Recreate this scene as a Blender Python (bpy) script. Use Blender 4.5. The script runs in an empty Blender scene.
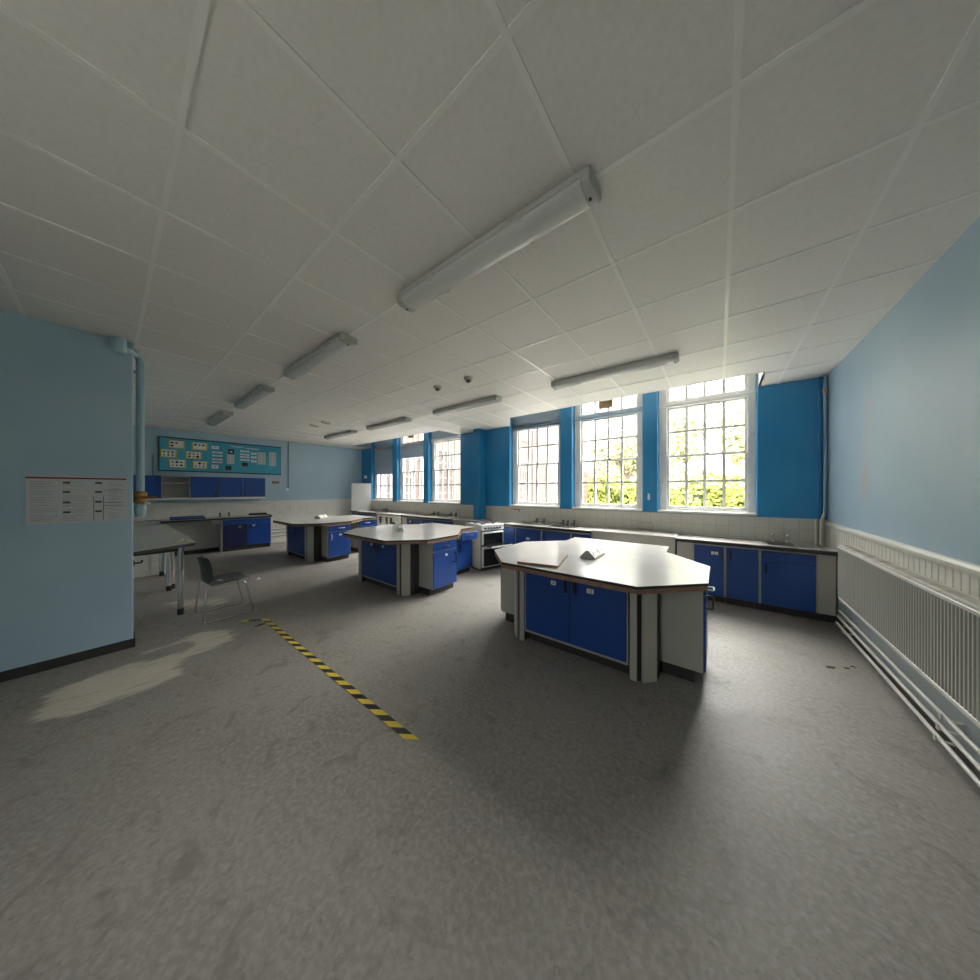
import bpy, bmesh, math, random
from mathutils import Vector, Matrix
random.seed(7)
SC = bpy.context.scene
COL = SC.collection
PI = math.pi
R = math.radians

# ------------------------------------------------------------------ materials
def mat(name, color, rough=0.5, metal=0.0, spec=0.5, noise=None, bump=None):
    m = bpy.data.materials.new(name)
    m.use_nodes = True
    nt = m.node_tree
    b = nt.nodes['Principled BSDF']
    b.inputs['Base Color'].default_value = (*color, 1)
    b.inputs['Roughness'].default_value = rough
    b.inputs['Metallic'].default_value = metal
    b.inputs['Specular IOR Level'].default_value = spec
    if noise or bump:
        tc = nt.nodes.new('ShaderNodeTexCoord')
    if noise:
        scale, col2, lo, hi = noise
        n = nt.nodes.new('ShaderNodeTexNoise')
        n.inputs['Scale'].default_value = scale
        n.inputs['Detail'].default_value = 5
        r = nt.nodes.new('ShaderNodeMapRange')
        r.inputs['From Min'].default_value = lo
        r.inputs['From Max'].default_value = hi
        mx = nt.nodes.new('ShaderNodeMix')
        mx.data_type = 'RGBA'
        mx.inputs[6].default_value = (*color, 1)
        mx.inputs[7].default_value = (*col2, 1)
        nt.links.new(tc.outputs['Object'], n.inputs['Vector'])
        nt.links.new(n.outputs['Fac'], r.inputs['Value'])
        nt.links.new(r.outputs['Result'], mx.inputs[0])
        nt.links.new(mx.outputs[2], b.inputs['Base Color'])
    if bump:
        scale, strength = bump
        n2 = nt.nodes.new('ShaderNodeTexNoise')
        n2.inputs['Scale'].default_value = scale
        n2.inputs['Detail'].default_value = 4
        bp = nt.nodes.new('ShaderNodeBump')
        bp.inputs['Strength'].default_value = strength
        bp.inputs['Distance'].default_value = 0.01
        nt.links.new(tc.outputs['Object'], n2.inputs['Vector'])
        nt.links.new(n2.outputs['Fac'], bp.inputs['Height'])
        nt.links.new(bp.outputs['Normal'], b.inputs['Normal'])
    return m

def tile_mat(name, c1, c2, mortar, w, h, axes, msize=0.02, rough=0.25, offset=0.0, off=(0, 0)):
    """brick texture in world metres on the plane given by axes ('xz','yz','xy')"""
    m = bpy.data.materials.new(name)
    m.use_nodes = True
    nt = m.node_tree
    b = nt.nodes['Principled BSDF']
    b.inputs['Roughness'].default_value = rough
    g = nt.nodes.new('ShaderNodeNewGeometry')
    s = nt.nodes.new('ShaderNodeSeparateXYZ')
    c = nt.nodes.new('ShaderNodeCombineXYZ')
    nt.links.new(g.outputs['Position'], s.inputs[0])
    for k, a in enumerate(axes):
        ad = nt.nodes.new('ShaderNodeMath')
        ad.operation = 'ADD'
        ad.inputs[1].default_value = off[k]
        nt.links.new(s.outputs['XYZ'.index(a.upper())], ad.inputs[0])
        nt.links.new(ad.outputs[0], c.inputs[k])
    br = nt.nodes.new('ShaderNodeTexBrick')
    br.offset = offset
    br.inputs['Scale'].default_value = 1.0
    br.inputs['Color1'].default_value = (*c1, 1)
    br.inputs['Color2'].default_value = (*c2, 1)
    br.inputs['Mortar'].default_value = (*mortar, 1)
    br.inputs['Mortar Size'].default_value = msize
    br.inputs['Mortar Smooth'].default_value = 0.2
    br.inputs['Brick Width'].default_value = w
    br.inputs['Row Height'].default_value = h
    nt.links.new(c.outputs[0], br.inputs['Vector'])
    nt.links.new(br.outputs['Color'], b.inputs['Base Color'])
    bp = nt.nodes.new('ShaderNodeBump')
    bp.inputs['Strength'].default_value = 0.4
    bp.inputs['Distance'].default_value = 0.004
    bp.invert = True
    nt.links.new(br.outputs['Fac'], bp.inputs['Height'])
    nt.links.new(bp.outputs['Normal'], b.inputs['Normal'])
    return m

M = {}
M['ceil'] = mat('ceiling_tile', (.76, .73, .68), .62, noise=(40, (.72, .69, .64), .4, .7))
M['grid'] = mat('ceiling_grid_bar', (.80, .775, .73), .32)
M['white_paint'] = mat('white_paint', (.74, .73, .70), .4)
M['frame'] = mat('window_white', (.72, .71, .69), .35, noise=(6, (.62, .59, .54), .55, .75))
M['blue'] = mat('strong_blue_wall', (.026, .235, .49), .24, noise=(1.3, (.021, .205, .44), .4, .65))
M['dado'] = mat('cream_boards', (.66, .64, .58), .35, noise=(5, (.58, .55, .48), .5, .75))
M['moulding'] = mat('cream_moulding', (.68, .66, .60), .32)
M['lam'] = mat('white_laminate', (.45, .43, .405), .24, spec=.16, noise=(2.2, (.41, .388, .362), .45, .7))
M['black'] = mat('black_edge', (.018, .017, .016), .4)
M['ply'] = mat('plywood_edge', (.30, .185, .115), .6, noise=(14, (.22, .125, .075), .4, .65))
M['panel'] = mat('grey_panel', (.44, .43, .385), .42, noise=(2.0, (.40, .39, .345), .4, .7))
M['door'] = mat('blue_door', (.010, .060, .275), .34, noise=(1.5, (.010, .053, .245), .4, .7))
M['plinth'] = mat('dark_plinth', (.035, .032, .03), .55)
M['handle'] = mat('dark_handle', (.035, .03, .04), .35)
M['whitepl'] = mat('white_plastic', (.78, .78, .76), .3)
M['steel'] = mat('stainless', (.52, .51, .49), .28, .9)
M['chrome'] = mat('chrome', (.72, .71, .69), .14, 1.0)
M['tapdark'] = mat('tarnished_tap', (.16, .15, .14), .3, .7)
M['enamel'] = mat('white_enamel', (.78, .78, .77), .18)
M['glassblack'] = mat('oven_glass', (.012, .013, .016), .12)
M['iron'] = mat('black_iron', (.02, .02, .02), .5)
M['paper'] = mat('paper', (.74, .74, .72), .8)
M['paper_dull'] = mat('paper_dull', (.52, .54, .54), .7)
M['yellow'] = mat('yellow_card', (.62, .46, .045), .7)
M['boardblue'] = mat('board_blue_paper', (.06, .38, .53), .75, noise=(2, (.05, .33, .47), .4, .65))
M['navy'] = mat('navy_trim', (.012, .02, .055), .5)
M['ink'] = mat('dark_ink', (.035, .03, .035), .7)
M['greyink'] = mat('grey_ink', (.30, .31, .32), .8)
M['redink'] = mat('dark_red', (.20, .02, .025), .6)
M['pinkpaper'] = mat('lilac_paper', (.55, .46, .55), .8)
M['brown'] = mat('brown_box', (.33, .22, .12), .5)
M['pipe'] = mat('pale_blue_pipe', (.30, .42, .48), .3)
M['brass'] = mat('brass_valve', (.30, .165, .03), .4, .4)
M['orange'] = mat('orange_lever', (.34, .11, .02), .45)
M['rad'] = mat('radiator_cream', (.42, .42, .37), .4)
M['radtop'] = mat('radiator_top', (.66, .64, .57), .4, noise=(9, (.45, .36, .25), .5, .72))
M['pipe_cream'] = mat('cream_pipe', (.58, .56, .50), .35)
M['tabletop'] = mat('grey_table', (.47, .46, .42), .38, noise=(3, (.41, .40, .365), .4, .7))
M['seat'] = mat('grey_seat', (.040, .040, .036), .45)
M['diff'] = mat('light_diffuser', (.56, .575, .54), .22)
M['lightbody'] = mat('light_body', (.44, .44, .41), .4)
M['lightcap'] = mat('light_cap', (.40, .40, .37), .35)
M['sensor'] = mat('sensor_body', (.42, .41, .37), .45)
M['socket'] = mat('socket_grey', (.46, .45, .41), .4)
M['hedge'] = mat('hedge_leaf', (.25, .285, .055), .6, noise=(2.2, (.145, .19, .03), .5, .65))
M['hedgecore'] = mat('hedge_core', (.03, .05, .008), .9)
M['leaf'] = mat('spring_leaf', (.46, .48, .24), .6, noise=(.5, (.52, .51, .33), .4, .6))
M['bark'] = mat('bark', (.16, .12, .09), .9)
M['lawn'] = mat('yard_paving', (.50, .48, .44), .9, noise=(.8, (.42, .40, .36), .4, .7))  # unseen ground, made pale paving to bounce light up to the ceiling
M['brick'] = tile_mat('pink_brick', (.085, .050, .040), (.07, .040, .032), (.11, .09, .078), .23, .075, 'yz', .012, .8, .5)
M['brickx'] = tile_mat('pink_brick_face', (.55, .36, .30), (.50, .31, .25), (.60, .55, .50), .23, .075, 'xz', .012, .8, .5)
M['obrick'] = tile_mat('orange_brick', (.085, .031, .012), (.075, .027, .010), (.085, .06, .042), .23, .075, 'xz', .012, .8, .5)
M['slate'] = mat('slate', (.20, .20, .21), .7)
M['drain'] = mat('drainpipe_grey', (.25, .25, .27), .5)
M['extglass'] = mat('far_window_pane', (.075, .062, .056), .3, spec=.2)
M['lowboard'] = mat('grey_blue_low_board', (.34, .39, .40), .45)
M['far_frame'] = mat('dimmed_frame', (.13, .128, .12), .6)  # white frames darkened in the colour to hold back bright daylight
M['scrap'] = mat('cream_scrap', (.62, .56, .34), .8)
M['door_dark'] = mat('dark_blue_door', (.013, .018, .075), .4)  # darker copy of the blue door colour, for one sink cabinet door
M['tiles'] = tile_mat('white_wall_tile', (.55, .54, .49), (.52, .51, .46), (.40, .385, .35), .15, .15, 'xz', .0035, .3, 0.0, (.04, .0))
M['tray'] = mat('blue_tray', (.02, .05, .16), .45)
M['conduit'] = mat('grey_blue_conduit', (.16, .22, .27), .45)
M['windowboard'] = mat('grey_blue_board', (.30, .385, .48), .5)
M['rust'] = mat('rusty_fitting', (.09, .055, .04), .6)

def wall_blue():
    m = mat('pale_blue_wall', (.36, .49, .58), .52, bump=(30, .06))
    nt = m.node_tree
    b = nt.nodes['Principled BSDF']
    g = nt.nodes.new('ShaderNodeNewGeometry')
    n = nt.nodes.new('ShaderNodeTexNoise')
    n.inputs['Scale'].default_value = 1.1
    n.inputs['Detail'].default_value = 6
    nt.links.new(g.outputs['Position'], n.inputs['Vector'])
    mr = nt.nodes.new('ShaderNodeMapRange')
    mr.inputs['From Min'].default_value = .35
    mr.inputs['From Max'].default_value = .7
    nt.links.new(n.outputs['Fac'], mr.inputs['Value'])
    mx = nt.nodes.new('ShaderNodeMix')
    mx.data_type = 'RGBA'
    mx.inputs[6].default_value = (.345, .475, .575, 1)
    mx.inputs[7].default_value = (.395, .52, .60, 1)
    nt.links.new(mr.outputs[0], mx.inputs[0])
    last = mx.outputs[2]
    # orange rust stains on the paint near the window corner: ellipses at fixed wall places
    for (cx, cy, cz, sy, sz, amt) in ((1.12, 4.50, 1.69, .15, .26, .6), (1.12, 4.41, 2.28, .13, .40, .35), (1.12, 4.46, 1.95, .10, .3, .2)):
        v = nt.nodes.new('ShaderNodeVectorMath'); v.operation = 'SUBTRACT'
        v.inputs[1].default_value = (cx, cy, cz)
        nt.links.new(g.outputs['Position'], v.inputs[0])
        v2 = nt.nodes.new('ShaderNodeVectorMath'); v2.operation = 'DIVIDE'
        v2.inputs[1].default_value = (.5, sy, sz)
        nt.links.new(v.outputs[0], v2.inputs[0])
        ln = nt.nodes.new('ShaderNodeVectorMath'); ln.operation = 'LENGTH'
        nt.links.new(v2.outputs[0], ln.inputs[0])
        ad = nt.nodes.new('ShaderNodeMath'); ad.operation = 'ADD'
        nt.links.new(ln.outputs['Value'], ad.inputs[0])
        nt.links.new(n.outputs['Fac'], ad.inputs[1])
        r2 = nt.nodes.new('ShaderNodeMapRange')
        r2.inputs['From Min'].default_value = 1.45
        r2.inputs['From Max'].default_value = .6
        r2.inputs['To Min'].default_value = 0
        r2.inputs['To Max'].default_value = amt
        nt.links.new(ad.outputs[0], r2.inputs['Value'])
        mm = nt.nodes.new('ShaderNodeMix'); mm.data_type = 'RGBA'
        mm.inputs[7].default_value = (.55, .40, .30, 1)
        nt.links.new(r2.outputs[0], mm.inputs[0])
        nt.links.new(last, mm.inputs[6])
        last = mm.outputs[2]
    nt.links.new(last, b.inputs['Base Color'])
    return m
M['wall'] = wall_blue()

def floor_mat():
    m = bpy.data.materials.new('worn_vinyl_floor')
    m.use_nodes = True
    nt = m.node_tree
    b = nt.nodes['Principled BSDF']
    g = nt.nodes.new('ShaderNodeNewGeometry')
    def noise(sc, det=5, dist=0.0):
        n = nt.nodes.new('ShaderNodeTexNoise')
        n.inputs['Scale'].default_value = sc
        n.inputs['Detail'].default_value = det
        n.inputs['Distortion'].default_value = dist
        nt.links.new(g.outputs['Position'], n.inputs['Vector'])
        return n.outputs['Fac']
    def mapr(v, a, c, lo=0, hi=1):
        r = nt.nodes.new('ShaderNodeMapRange')
        r.inputs['From Min'].default_value = a
        r.inputs['From Max'].default_value = c
        r.inputs['To Min'].default_value = lo
        r.inputs['To Max'].default_value = hi
        nt.links.new(v, r.inputs['Value'])
        return r.outputs[0]
    def mix(f, a, c):
        x = nt.nodes.new('ShaderNodeMix'); x.data_type = 'RGBA'
        nt.links.new(f, x.inputs[0])
        if isinstance(a, tuple): x.inputs[6].default_value = (*a, 1)
        else: nt.links.new(a, x.inputs[6])
        if isinstance(c, tuple): x.inputs[7].default_value = (*c, 1)
        else: nt.links.new(c, x.inputs[7])
        return x.outputs[2]
    base = mix(mapr(noise(1.2), .35, .7), (.205, .188, .170), (.255, .236, .215))
    base = mix(mapr(noise(38, 4), .42, .70, 0, .6), base, (.34, .315, .285))
    base = mix(mapr(noise(24, 5, 1.5), .56, .74, 0, .5), base, (.13, .115, .10))
    base = mix(mapr(noise(5, 7, 1.2), .56, .72, 0, .5), base, (.13, .112, .098))
    at = nt.nodes.new('ShaderNodeAttribute')
    at.attribute_name = 'scrape'
    ad = nt.nodes.new('ShaderNodeMath'); ad.operation = 'MULTIPLY_ADD'
    mp = nt.nodes.new('ShaderNodeMapping')
    mp.inputs['Rotation'].default_value = (0, 0, .30)
    mp.inputs['Scale'].default_value = (21, 4.0, 1)
    nt.links.new(g.outputs['Position'], mp.inputs['Vector'])
    sn = nt.nodes.new('ShaderNodeTexNoise'); sn.inputs['Scale'].default_value = 1.0; sn.inputs['Detail'].default_value = 7
    sn.inputs['Roughness'].default_value = .65; sn.inputs['Distortion'].default_value = .5
    nt.links.new(mp.outputs[0], sn.inputs['Vector'])
    nt.links.new(sn.outputs['Fac'], ad.inputs[0])
    ad.inputs[1].default_value = 1.6
    nt.links.new(at.outputs['Fac'], ad.inputs[2])
    msk = mapr(ad.outputs[0], 1.18, 1.50, 0, .85)
    base = mix(msk, base, (.54, .485, .405))
    nt.links.new(base, b.inputs['Base Color'])
    b.inputs['Specular IOR Level'].default_value = .35
    nt.links.new(mapr(noise(3), .3, .7, .50, .62), b.inputs['Roughness'])
    return m
M['floor'] = floor_mat()

def glass_mat():
    m = bpy.data.materials.new('window_glass')
    m.use_nodes = True
    nt = m.node_tree
    for n in list(nt.nodes):
        if n.type != 'OUTPUT_MATERIAL': nt.nodes.remove(n)
    out = [n for n in nt.nodes if n.type == 'OUTPUT_MATERIAL'][0]
    t = nt.nodes.new('ShaderNodeBsdfTransparent')
    t.inputs['Color'].default_value = (.96, .97, .96, 1)
    gl = nt.nodes.new('ShaderNodeBsdfGlossy')
    gl.inputs['Roughness'].default_value = .03
    lw = nt.nodes.new('ShaderNodeLayerWeight')
    pw = nt.nodes.new('ShaderNodeMath'); pw.operation = 'POWER'; pw.inputs[1].default_value = 4.0
    nt.links.new(lw.outputs['Facing'], pw.inputs[0])
    f = nt.nodes.new('ShaderNodeMath'); f.operation = 'MULTIPLY_ADD'; f.inputs[1].default_value = .5; f.inputs[2].default_value = .03
    nt.links.new(pw.outputs[0], f.inputs[0])
    mx = nt.nodes.new('ShaderNodeMixShader')
    nt.links.new(f.outputs[0], mx.inputs[0])
    nt.links.new(t.outputs[0], mx.inputs[1])
    nt.links.new(gl.outputs[0], mx.inputs[2])
    nt.links.new(mx.outputs[0], out.inputs['Surface'])
    return m
M['glass'] = glass_mat()

# ------------------------------------------------------------------ mesh builder
class MB:
    def __init__(s): s.v = []; s.f = []; s.m = []; s.sm = []
    def add(s, vs, fs, m=0, smooth=False):
        o = len(s.v)
        s.v += [tuple(v) for v in vs]
        for f in fs:
            s.f.append([o + i for i in f]); s.m.append(m); s.sm.append(smooth)
        return s
    def box(s, x0, x1, y0, y1, z0, z1, m=0, top=None):
        if x0 > x1: x0, x1 = x1, x0
        if y0 > y1: y0, y1 = y1, y0
        if z0 > z1: z0, z1 = z1, z0
        v = [(x0,y0,z0),(x1,y0,z0),(x1,y1,z0),(x0,y1,z0),(x0,y0,z1),(x1,y0,z1),(x1,y1,z1),(x0,y1,z1)]
        s.add(v, [(0,3,2,1),(0,1,5,4),(1,2,6,5),(2,3,7,6),(3,0,4,7)], m)
        s.add(v, [(4,5,6,7)], m if top is None else top)
        return s
    def prism(s, poly, z0, z1, m=0, top=None, axis='z'):
        n = len(poly)
        def P(a, b, c):
            return {'z': (a, b, c), 'y': (a, c, b), 'x': (c, a, b)}[axis]
        v = [P(a, b, z0) for a, b in poly] + [P(a, b, z1) for a, b in poly]
        s.add(v, [[(i), (i+1) % n, n+(i+1) % n, n+i] for i in range(n)] + [list(range(n-1, -1, -1))], m)
        s.add(v, [list(range(n, 2*n))], m if top is None else top)
        return s
    def tube(s, pts, r, m=0, seg=8, cap=True):
        pts = [Vector(p) for p in pts]
        rings = []
        up = None
        for i, p in enumerate(pts):
            d = (pts[min(i+1, len(pts)-1)] - pts[max(i-1, 0)]).normalized()
            if up is None:
                up = Vector((0,0,1)) if abs(d.z) < .9 else Vector((1,0,0))
            a = d.cross(up)
            if a.length < 1e-5: a = d.cross(Vector((1,0,0)))
            a.normalize(); bq = a.cross(d).normalized(); up = bq
            rr = r[i] if isinstance(r, (list, tuple)) else r
            rings.append([p + a*rr*math.cos(2*PI*k/seg) + bq*rr*math.sin(2*PI*k/seg) for k in range(seg)])
        v = [q for ring in rings for q in ring]
        f = []
        for i in range(len(rings)-1):
            for k in range(seg):
                f.append((i*seg+k, i*seg+(k+1) % seg, (i+1)*seg+(k+1) % seg, (i+1)*seg+k))
        s.add(v, f, m, True)
        if cap:
            s.add(v, [list(range(seg-1, -1, -1)), [ (len(rings)-1)*seg+k for k in range(seg)]], m)
        return s
    def cyl(s, p0, p1, r, m=0, seg=16): return s.tube([p0, p1], r, m, seg)
    def lathe(s, prof, c=(0,0,0), seg=20, m=0):
        v = []; f = []
        for r, z in prof:
            for k in range(seg):
                v.append((c[0]+r*math.cos(2*PI*k/seg), c[1]+r*math.sin(2*PI*k/seg), c[2]+z))
        for i in range(len(prof)-1):
            for k in range(seg):
                f.append((i*seg+k, i*seg+(k+1) % seg, (i+1)*seg+(k+1) % seg, (i+1)*seg+k))
        s.add(v, f, m, True)
        s.add(v, [[(len(prof)-1)*seg+k for k in range(seg)], list(range(seg-1,-1,-1))], m)
        return s
    def grid_slab(s, us, vs, hole, a, b, plane='xy', m=0, mtop=None):
        """slab over the u,v grid between a and b along the third axis, with hole(uc,vc) cells left open"""
        def P(u, v, w): return (u, v, w) if plane == 'xy' else (u, w, v)
        nu, nv = len(us)-1, len(vs)-1
        solid = [[not hole((us[i]+us[i+1])/2, (vs[j]+vs[j+1])/2) for j in range(nv)] for i in range(nu)]
        for i in range(nu):
            for j in range(nv):
                if not solid[i][j]: continue
                u0, u1, v0, v1 = us[i], us[i+1], vs[j], vs[j+1]
                q = [(u0,v0),(u1,v0),(u1,v1),(u0,v1)]
                A = [P(u, v, a) for u, v in q]; B = [P(u, v, b) for u, v in q]
                s.add(A, [(3,2,1,0)], m); s.add(B, [(0,1,2,3)], m if mtop is None else mtop)
                for k, (di, dj) in enumerate(((0,-1),(1,0),(0,1),(-1,0))):
                    ii, jj = i+di, j+dj
                    if 0 <= ii < nu and 0 <= jj < nv and solid[ii][jj]: continue
                    k2 = (k+1) % 4
                    s.add([A[k], A[k2], B[k2], B[k]], [(0,1,2,3)], m)
        return s
    def build(s, name, mats, parent=None, bevel=0.0, loc=(0,0,0), rz=0.0, seg=1, merge=False):
        me = bpy.data.meshes.new(name)
        me.from_pydata(s.v, [], s.f)
        if not isinstance(mats, (list, tuple)): mats = [mats]
        for q in mats: me.materials.append(q)
        for p, mi, sm in zip(me.polygons, s.m, s.sm):
            p.material_index = mi; p.use_smooth = sm
        bm = bmesh.new(); bm.from_mesh(me)
        if merge or bevel: bmesh.ops.remove_doubles(bm, verts=bm.verts, dist=1e-5)
        bmesh.ops.recalc_face_normals(bm, faces=bm.faces)
        bm.to_mesh(me); bm.free()
        o = bpy.data.objects.new(name, me)
        COL.objects.link(o)
        o.location = loc; o.rotation_euler = (0, 0, rz)
        if parent: o.parent = parent
        if bevel:
            md = o.modifiers.new('bevel', 'BEVEL')
            md.width = bevel; md.segments = seg; md.limit_method = 'ANGLE'; md.angle_limit = R(40)
        return o

def tag(o, label, cat, group=None):
    o['label'] = label; o['category'] = cat
    if group: o['group'] = group
    return o
def thing(name, label, cat, loc=(0,0,0), rz=0.0, group=None):
    o = bpy.data.objects.new(name, None); COL.objects.link(o)
    o.empty_display_size = .1
    o.location = loc; o.rotation_euler = (0, 0, rz)
    return tag(o, label, cat, group)
def struct(o):
    o['kind'] = 'structure'; return o
def dup(o, parent=None):
    c = o.copy(); COL.objects.link(c)
    if parent: c.parent = parent
    for ch in list(o.children): dup(ch, c)
    return c

# ------------------------------------------------------------------ room numbers (metres)
CZ = 3.08           # suspended ceiling
YW = 5.75           # window wall face
XR = 1.12           # right wall face
FP = Vector((-10.70, .30)); FU = (Vector((-10.45, 5.75)) - FP).normalized(); FN = Vector((FU.y, -FU.x))
FRZ = math.atan2(FU.y, FU.x)
def fw(s, off, z=0.0):
    p = FP + FU*s + FN*off
    return (p.x, p.y, z)
WIN = {1: (-.83, .43), 2: (-2.35, -1.07), 3: (-3.87, -2.62), 4: (-6.74, -5.46), 5: (-8.28, -6.97), 6: (-9.80, -8.53)}
WELL = [(-9.80, -5.53), (-3.87, .449)]   # open strips of the suspended ceiling in front of the windows
YO = 5.06

# ------------------------------------------------------------------ setting
def seg_lines(a, b, n): return [a + (b-a)*i/n for i in range(n+1)]
# floor, with a fine region carrying the scraped patches as an attribute
POLY = [(-4.47,.20),(-4.53,.45),(-4.62,.62),(-4.58,.72),(-4.42,.85),(-4.22,.86),(-4.08,.82),(-4.02,.70),(-3.98,.50),(-3.92,.42),(-3.78,.42),(-3.66,.40),(-3.60,.20),(-3.56,-.15),(-3.75,-.35),(-4.15,-.30),(-4.25,-.10),(-4.28,.05)]
ISLE = [(-4.44,.34),(-4.42,.52),(-4.27,.55),(-4.15,.45),(-4.20,.22),(-4.33,.10)]
BACK = [(-6.15,.45),(-6.2,.72),(-5.85,1.02),(-5.55,1.10),(-5.42,.98),(-5.55,.74),(-5.75,.55)]
def sd(poly, x, y):
    d = 1e9; inside = False
    n = len(poly)
    for i in range(n):
        ax, ay = poly[i]; bx, by = poly[(i+1) % n]
        t = max(0, min(1, ((x-ax)*(bx-ax)+(y-ay)*(by-ay))/((bx-ax)**2+(by-ay)**2)))
        d = min(d, math.hypot(x-ax-t*(bx-ax), y-ay-t*(by-ay)))
        if (ay > y) != (by > y) and x < (bx-ax)*(y-ay)/(by-ay)+ax: inside = not inside
    return d if inside else -d
xs = sorted(set(round(q, 4) for q in seg_lines(-11, -6.6, 8) + seg_lines(-6.6, -3.2, 110) + seg_lines(-3.2, 1.3, 8)))
ys = sorted(set(round(q, 4) for q in seg_lines(-2.1, -.6, 3) + seg_lines(-.6, 1.4, 70) + seg_lines(1.4, 6.1, 8)))
vs = [(x, y, 0) for y in ys for x in xs]
nx = len(xs)
fs = [(j*nx+i, j*nx+i+1, (j+1)*nx+i+1, (j+1)*nx+i) for j in range(len(ys)-1) for i in range(nx-1)]
fl = MB().add(vs, fs).build('floor', M['floor'])
struct(fl)
at = fl.data.attributes.new('scrape', 'FLOAT', 'POINT')
for i, (x, y, z) in enumerate(vs):
    val = 0.0
    if -6.7 < x < -3.2 and -.7 < y < 1.5:
        a = max(0, min(1, .5 + sd(POLY, x, y)/.14))
        b = max(0, min(1, .5 + sd(ISLE, x, y)/.10))
        c = max(0, min(1, .5 + sd(BACK, x, y)/.22))*.85
        val = max(a*(1-.8*b), c)
    at.data[i].value = val*.75

# suspended ceiling with the two open strips
def in_well(x, y): return y > YO and any(a < x < b for a, b in WELL)
us = sorted({-11.0, 1.3, *[q for w in WELL for q in w]})
ce = MB().grid_slab(us, [-2.1, YO, YW+.02], in_well, CZ, CZ+.02)
for a, b in WELL:                                   # upstands closing the void above the tiles
    ce.box(a, b, YO-.02, YO, CZ, 3.86)
    ce.box(a-.02, a, YO-.02, YW, CZ+.002, 3.86, 1)
    ce.box(b, b+.02, YO-.02, YW, CZ, 3.86)
ce.prism([(-3.872, YO), (-3.39, YO), (-3.862, YW), (-3.872, YW)], CZ, CZ+.02)      # splayed end of the opening
ce.prism([(-3.41, YO), (-3.39, YO), (-3.862, YW), (-3.872, YW)], CZ+.02, 3.86)
ceil = struct(ce.build('ceiling', [M['ceil'], M['windowboard']]))
g = MB()
k = -19
while .05+.6*k < 1.12:
    x = .05+.6*k
    if x > -10.75:
        y1 = YO if in_well(x, 5.3) else YW
        g.box(x-.012, x+.012, -2, y1, CZ-.005, CZ+.003)
    k += 1
for k in range(-9, 5):
    y = 3.28+.62*k
    if y < YW:
        spans = [(-10.9, XR)] if y < YO else [(-10.9, -9.8), (-5.53, -3.87), (.449, XR)]
        for a, b in spans: g.box(a, b, y-.012, y+.012, CZ-.0045, CZ+.003)
for a, b in ((-9.80, -5.53), (-3.39, .449)): g.box(a, b, YO-.025, YO+.001, CZ-.006, CZ+.003)
gr = g.build('ceiling_grid', M['grid'], ceil)
struct(MB().box(-11, 1.3, 4.9, 6.15, 3.86, 3.95).build('ceiling_upper', M['white_paint']))

# window wall
us = sorted({-11.0, 1.3, *[q for w in WIN.values() for q in w]})
ww = MB().grid_slab(us, [0, 1.215, 3.70, 3.95], lambda u, v: 1.215 < v < 3.70 and any(a < u < b for a, b in WIN.values()), YW, 6.10, 'xz', 0, 1)
wall_w = struct(ww.build('wall_window', [M['blue'], M['brickx']], bevel=.022, seg=3))
struct(MB().box(-4.78, -4.585, 5.50, YW, 0, CZ).build('wall_column', M['blue'], bevel=.008))
tb = MB()
for a, b in ((-10.45, -4.97), (-4.575, XR)):
    tb.box(a, b, YW-.008, YW, .80, 1.205)
struct(tb.build('trim_1', M['tiles']))
# narrow corner casing beside the pipes
struct(MB().box(1.035, 1.052, YW-.03, YW, 1.2, CZ).build('trim_2', M['blue']))
# right wall
wr = struct(MB().box(XR, 1.3, -2.1, 6.1, 0, 3.95).build('wall_right', M['wall']))
d = MB()
y = -2.0
while y < YW:
    d.box(XR-.012, XR, y+.004, min(y+.071, YW), .44, 1.14)
    y += .075
d.box(XR-.006, XR, -2, YW, 0, 1.14)
struct(d.build('trim_3', M['dado'], bevel=.003))
struct(MB().prism([(XR,1.12),(XR-.022,1.12),(XR-.026,1.135),(XR-.026,1.155),(XR-.016,1.175),(XR,1.18)], -2, YW, axis='y').build('trim_4', M['moulding']))
struct(MB().box(XR-.012, XR, -2, YW, 0, .44).build('trim_7', M['lowboard']))
struct(MB().box(XR-.02, XR-.012, -2, YW, 0, .09).build('baseboard_right', M['plinth']))
# far wall (slightly out of square) with boarded dado
def fbox(mb, s0, s1, o0, o1, z0, z1, m=0):
    q = [fw(s0,o0), fw(s1,o0), fw(s1,o1), fw(s0,o1)]
    v = [(a,b,z0) for a,b,_ in q] + [(a,b,z1) for a,b,_ in q]
    mb.add(v, [(0,3,2,1),(4,5,6,7),(0,1,5,4),(1,2,6,5),(2,3,7,6),(3,0,4,7)], m)
    return mb
struct(fbox(MB(), -.5, 5.9, -.2, 0, 0, 3.95).build('wall_far', M['wall']))
d = MB()
s = -.24
while s < 5.4:
    fbox(d, s+.003, s+.097, 0, .012, 0, 1.25); s += .1
fbox(d, -.24, 5.45, 0, .007, 0, 1.25)
struct(d.build('trim_5', M['dado'], bevel=.002))
struct(fbox(MB(), -.24, 5.45, 0, .018, 1.25, 1.268).build('trim_6', M['moulding']))
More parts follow.
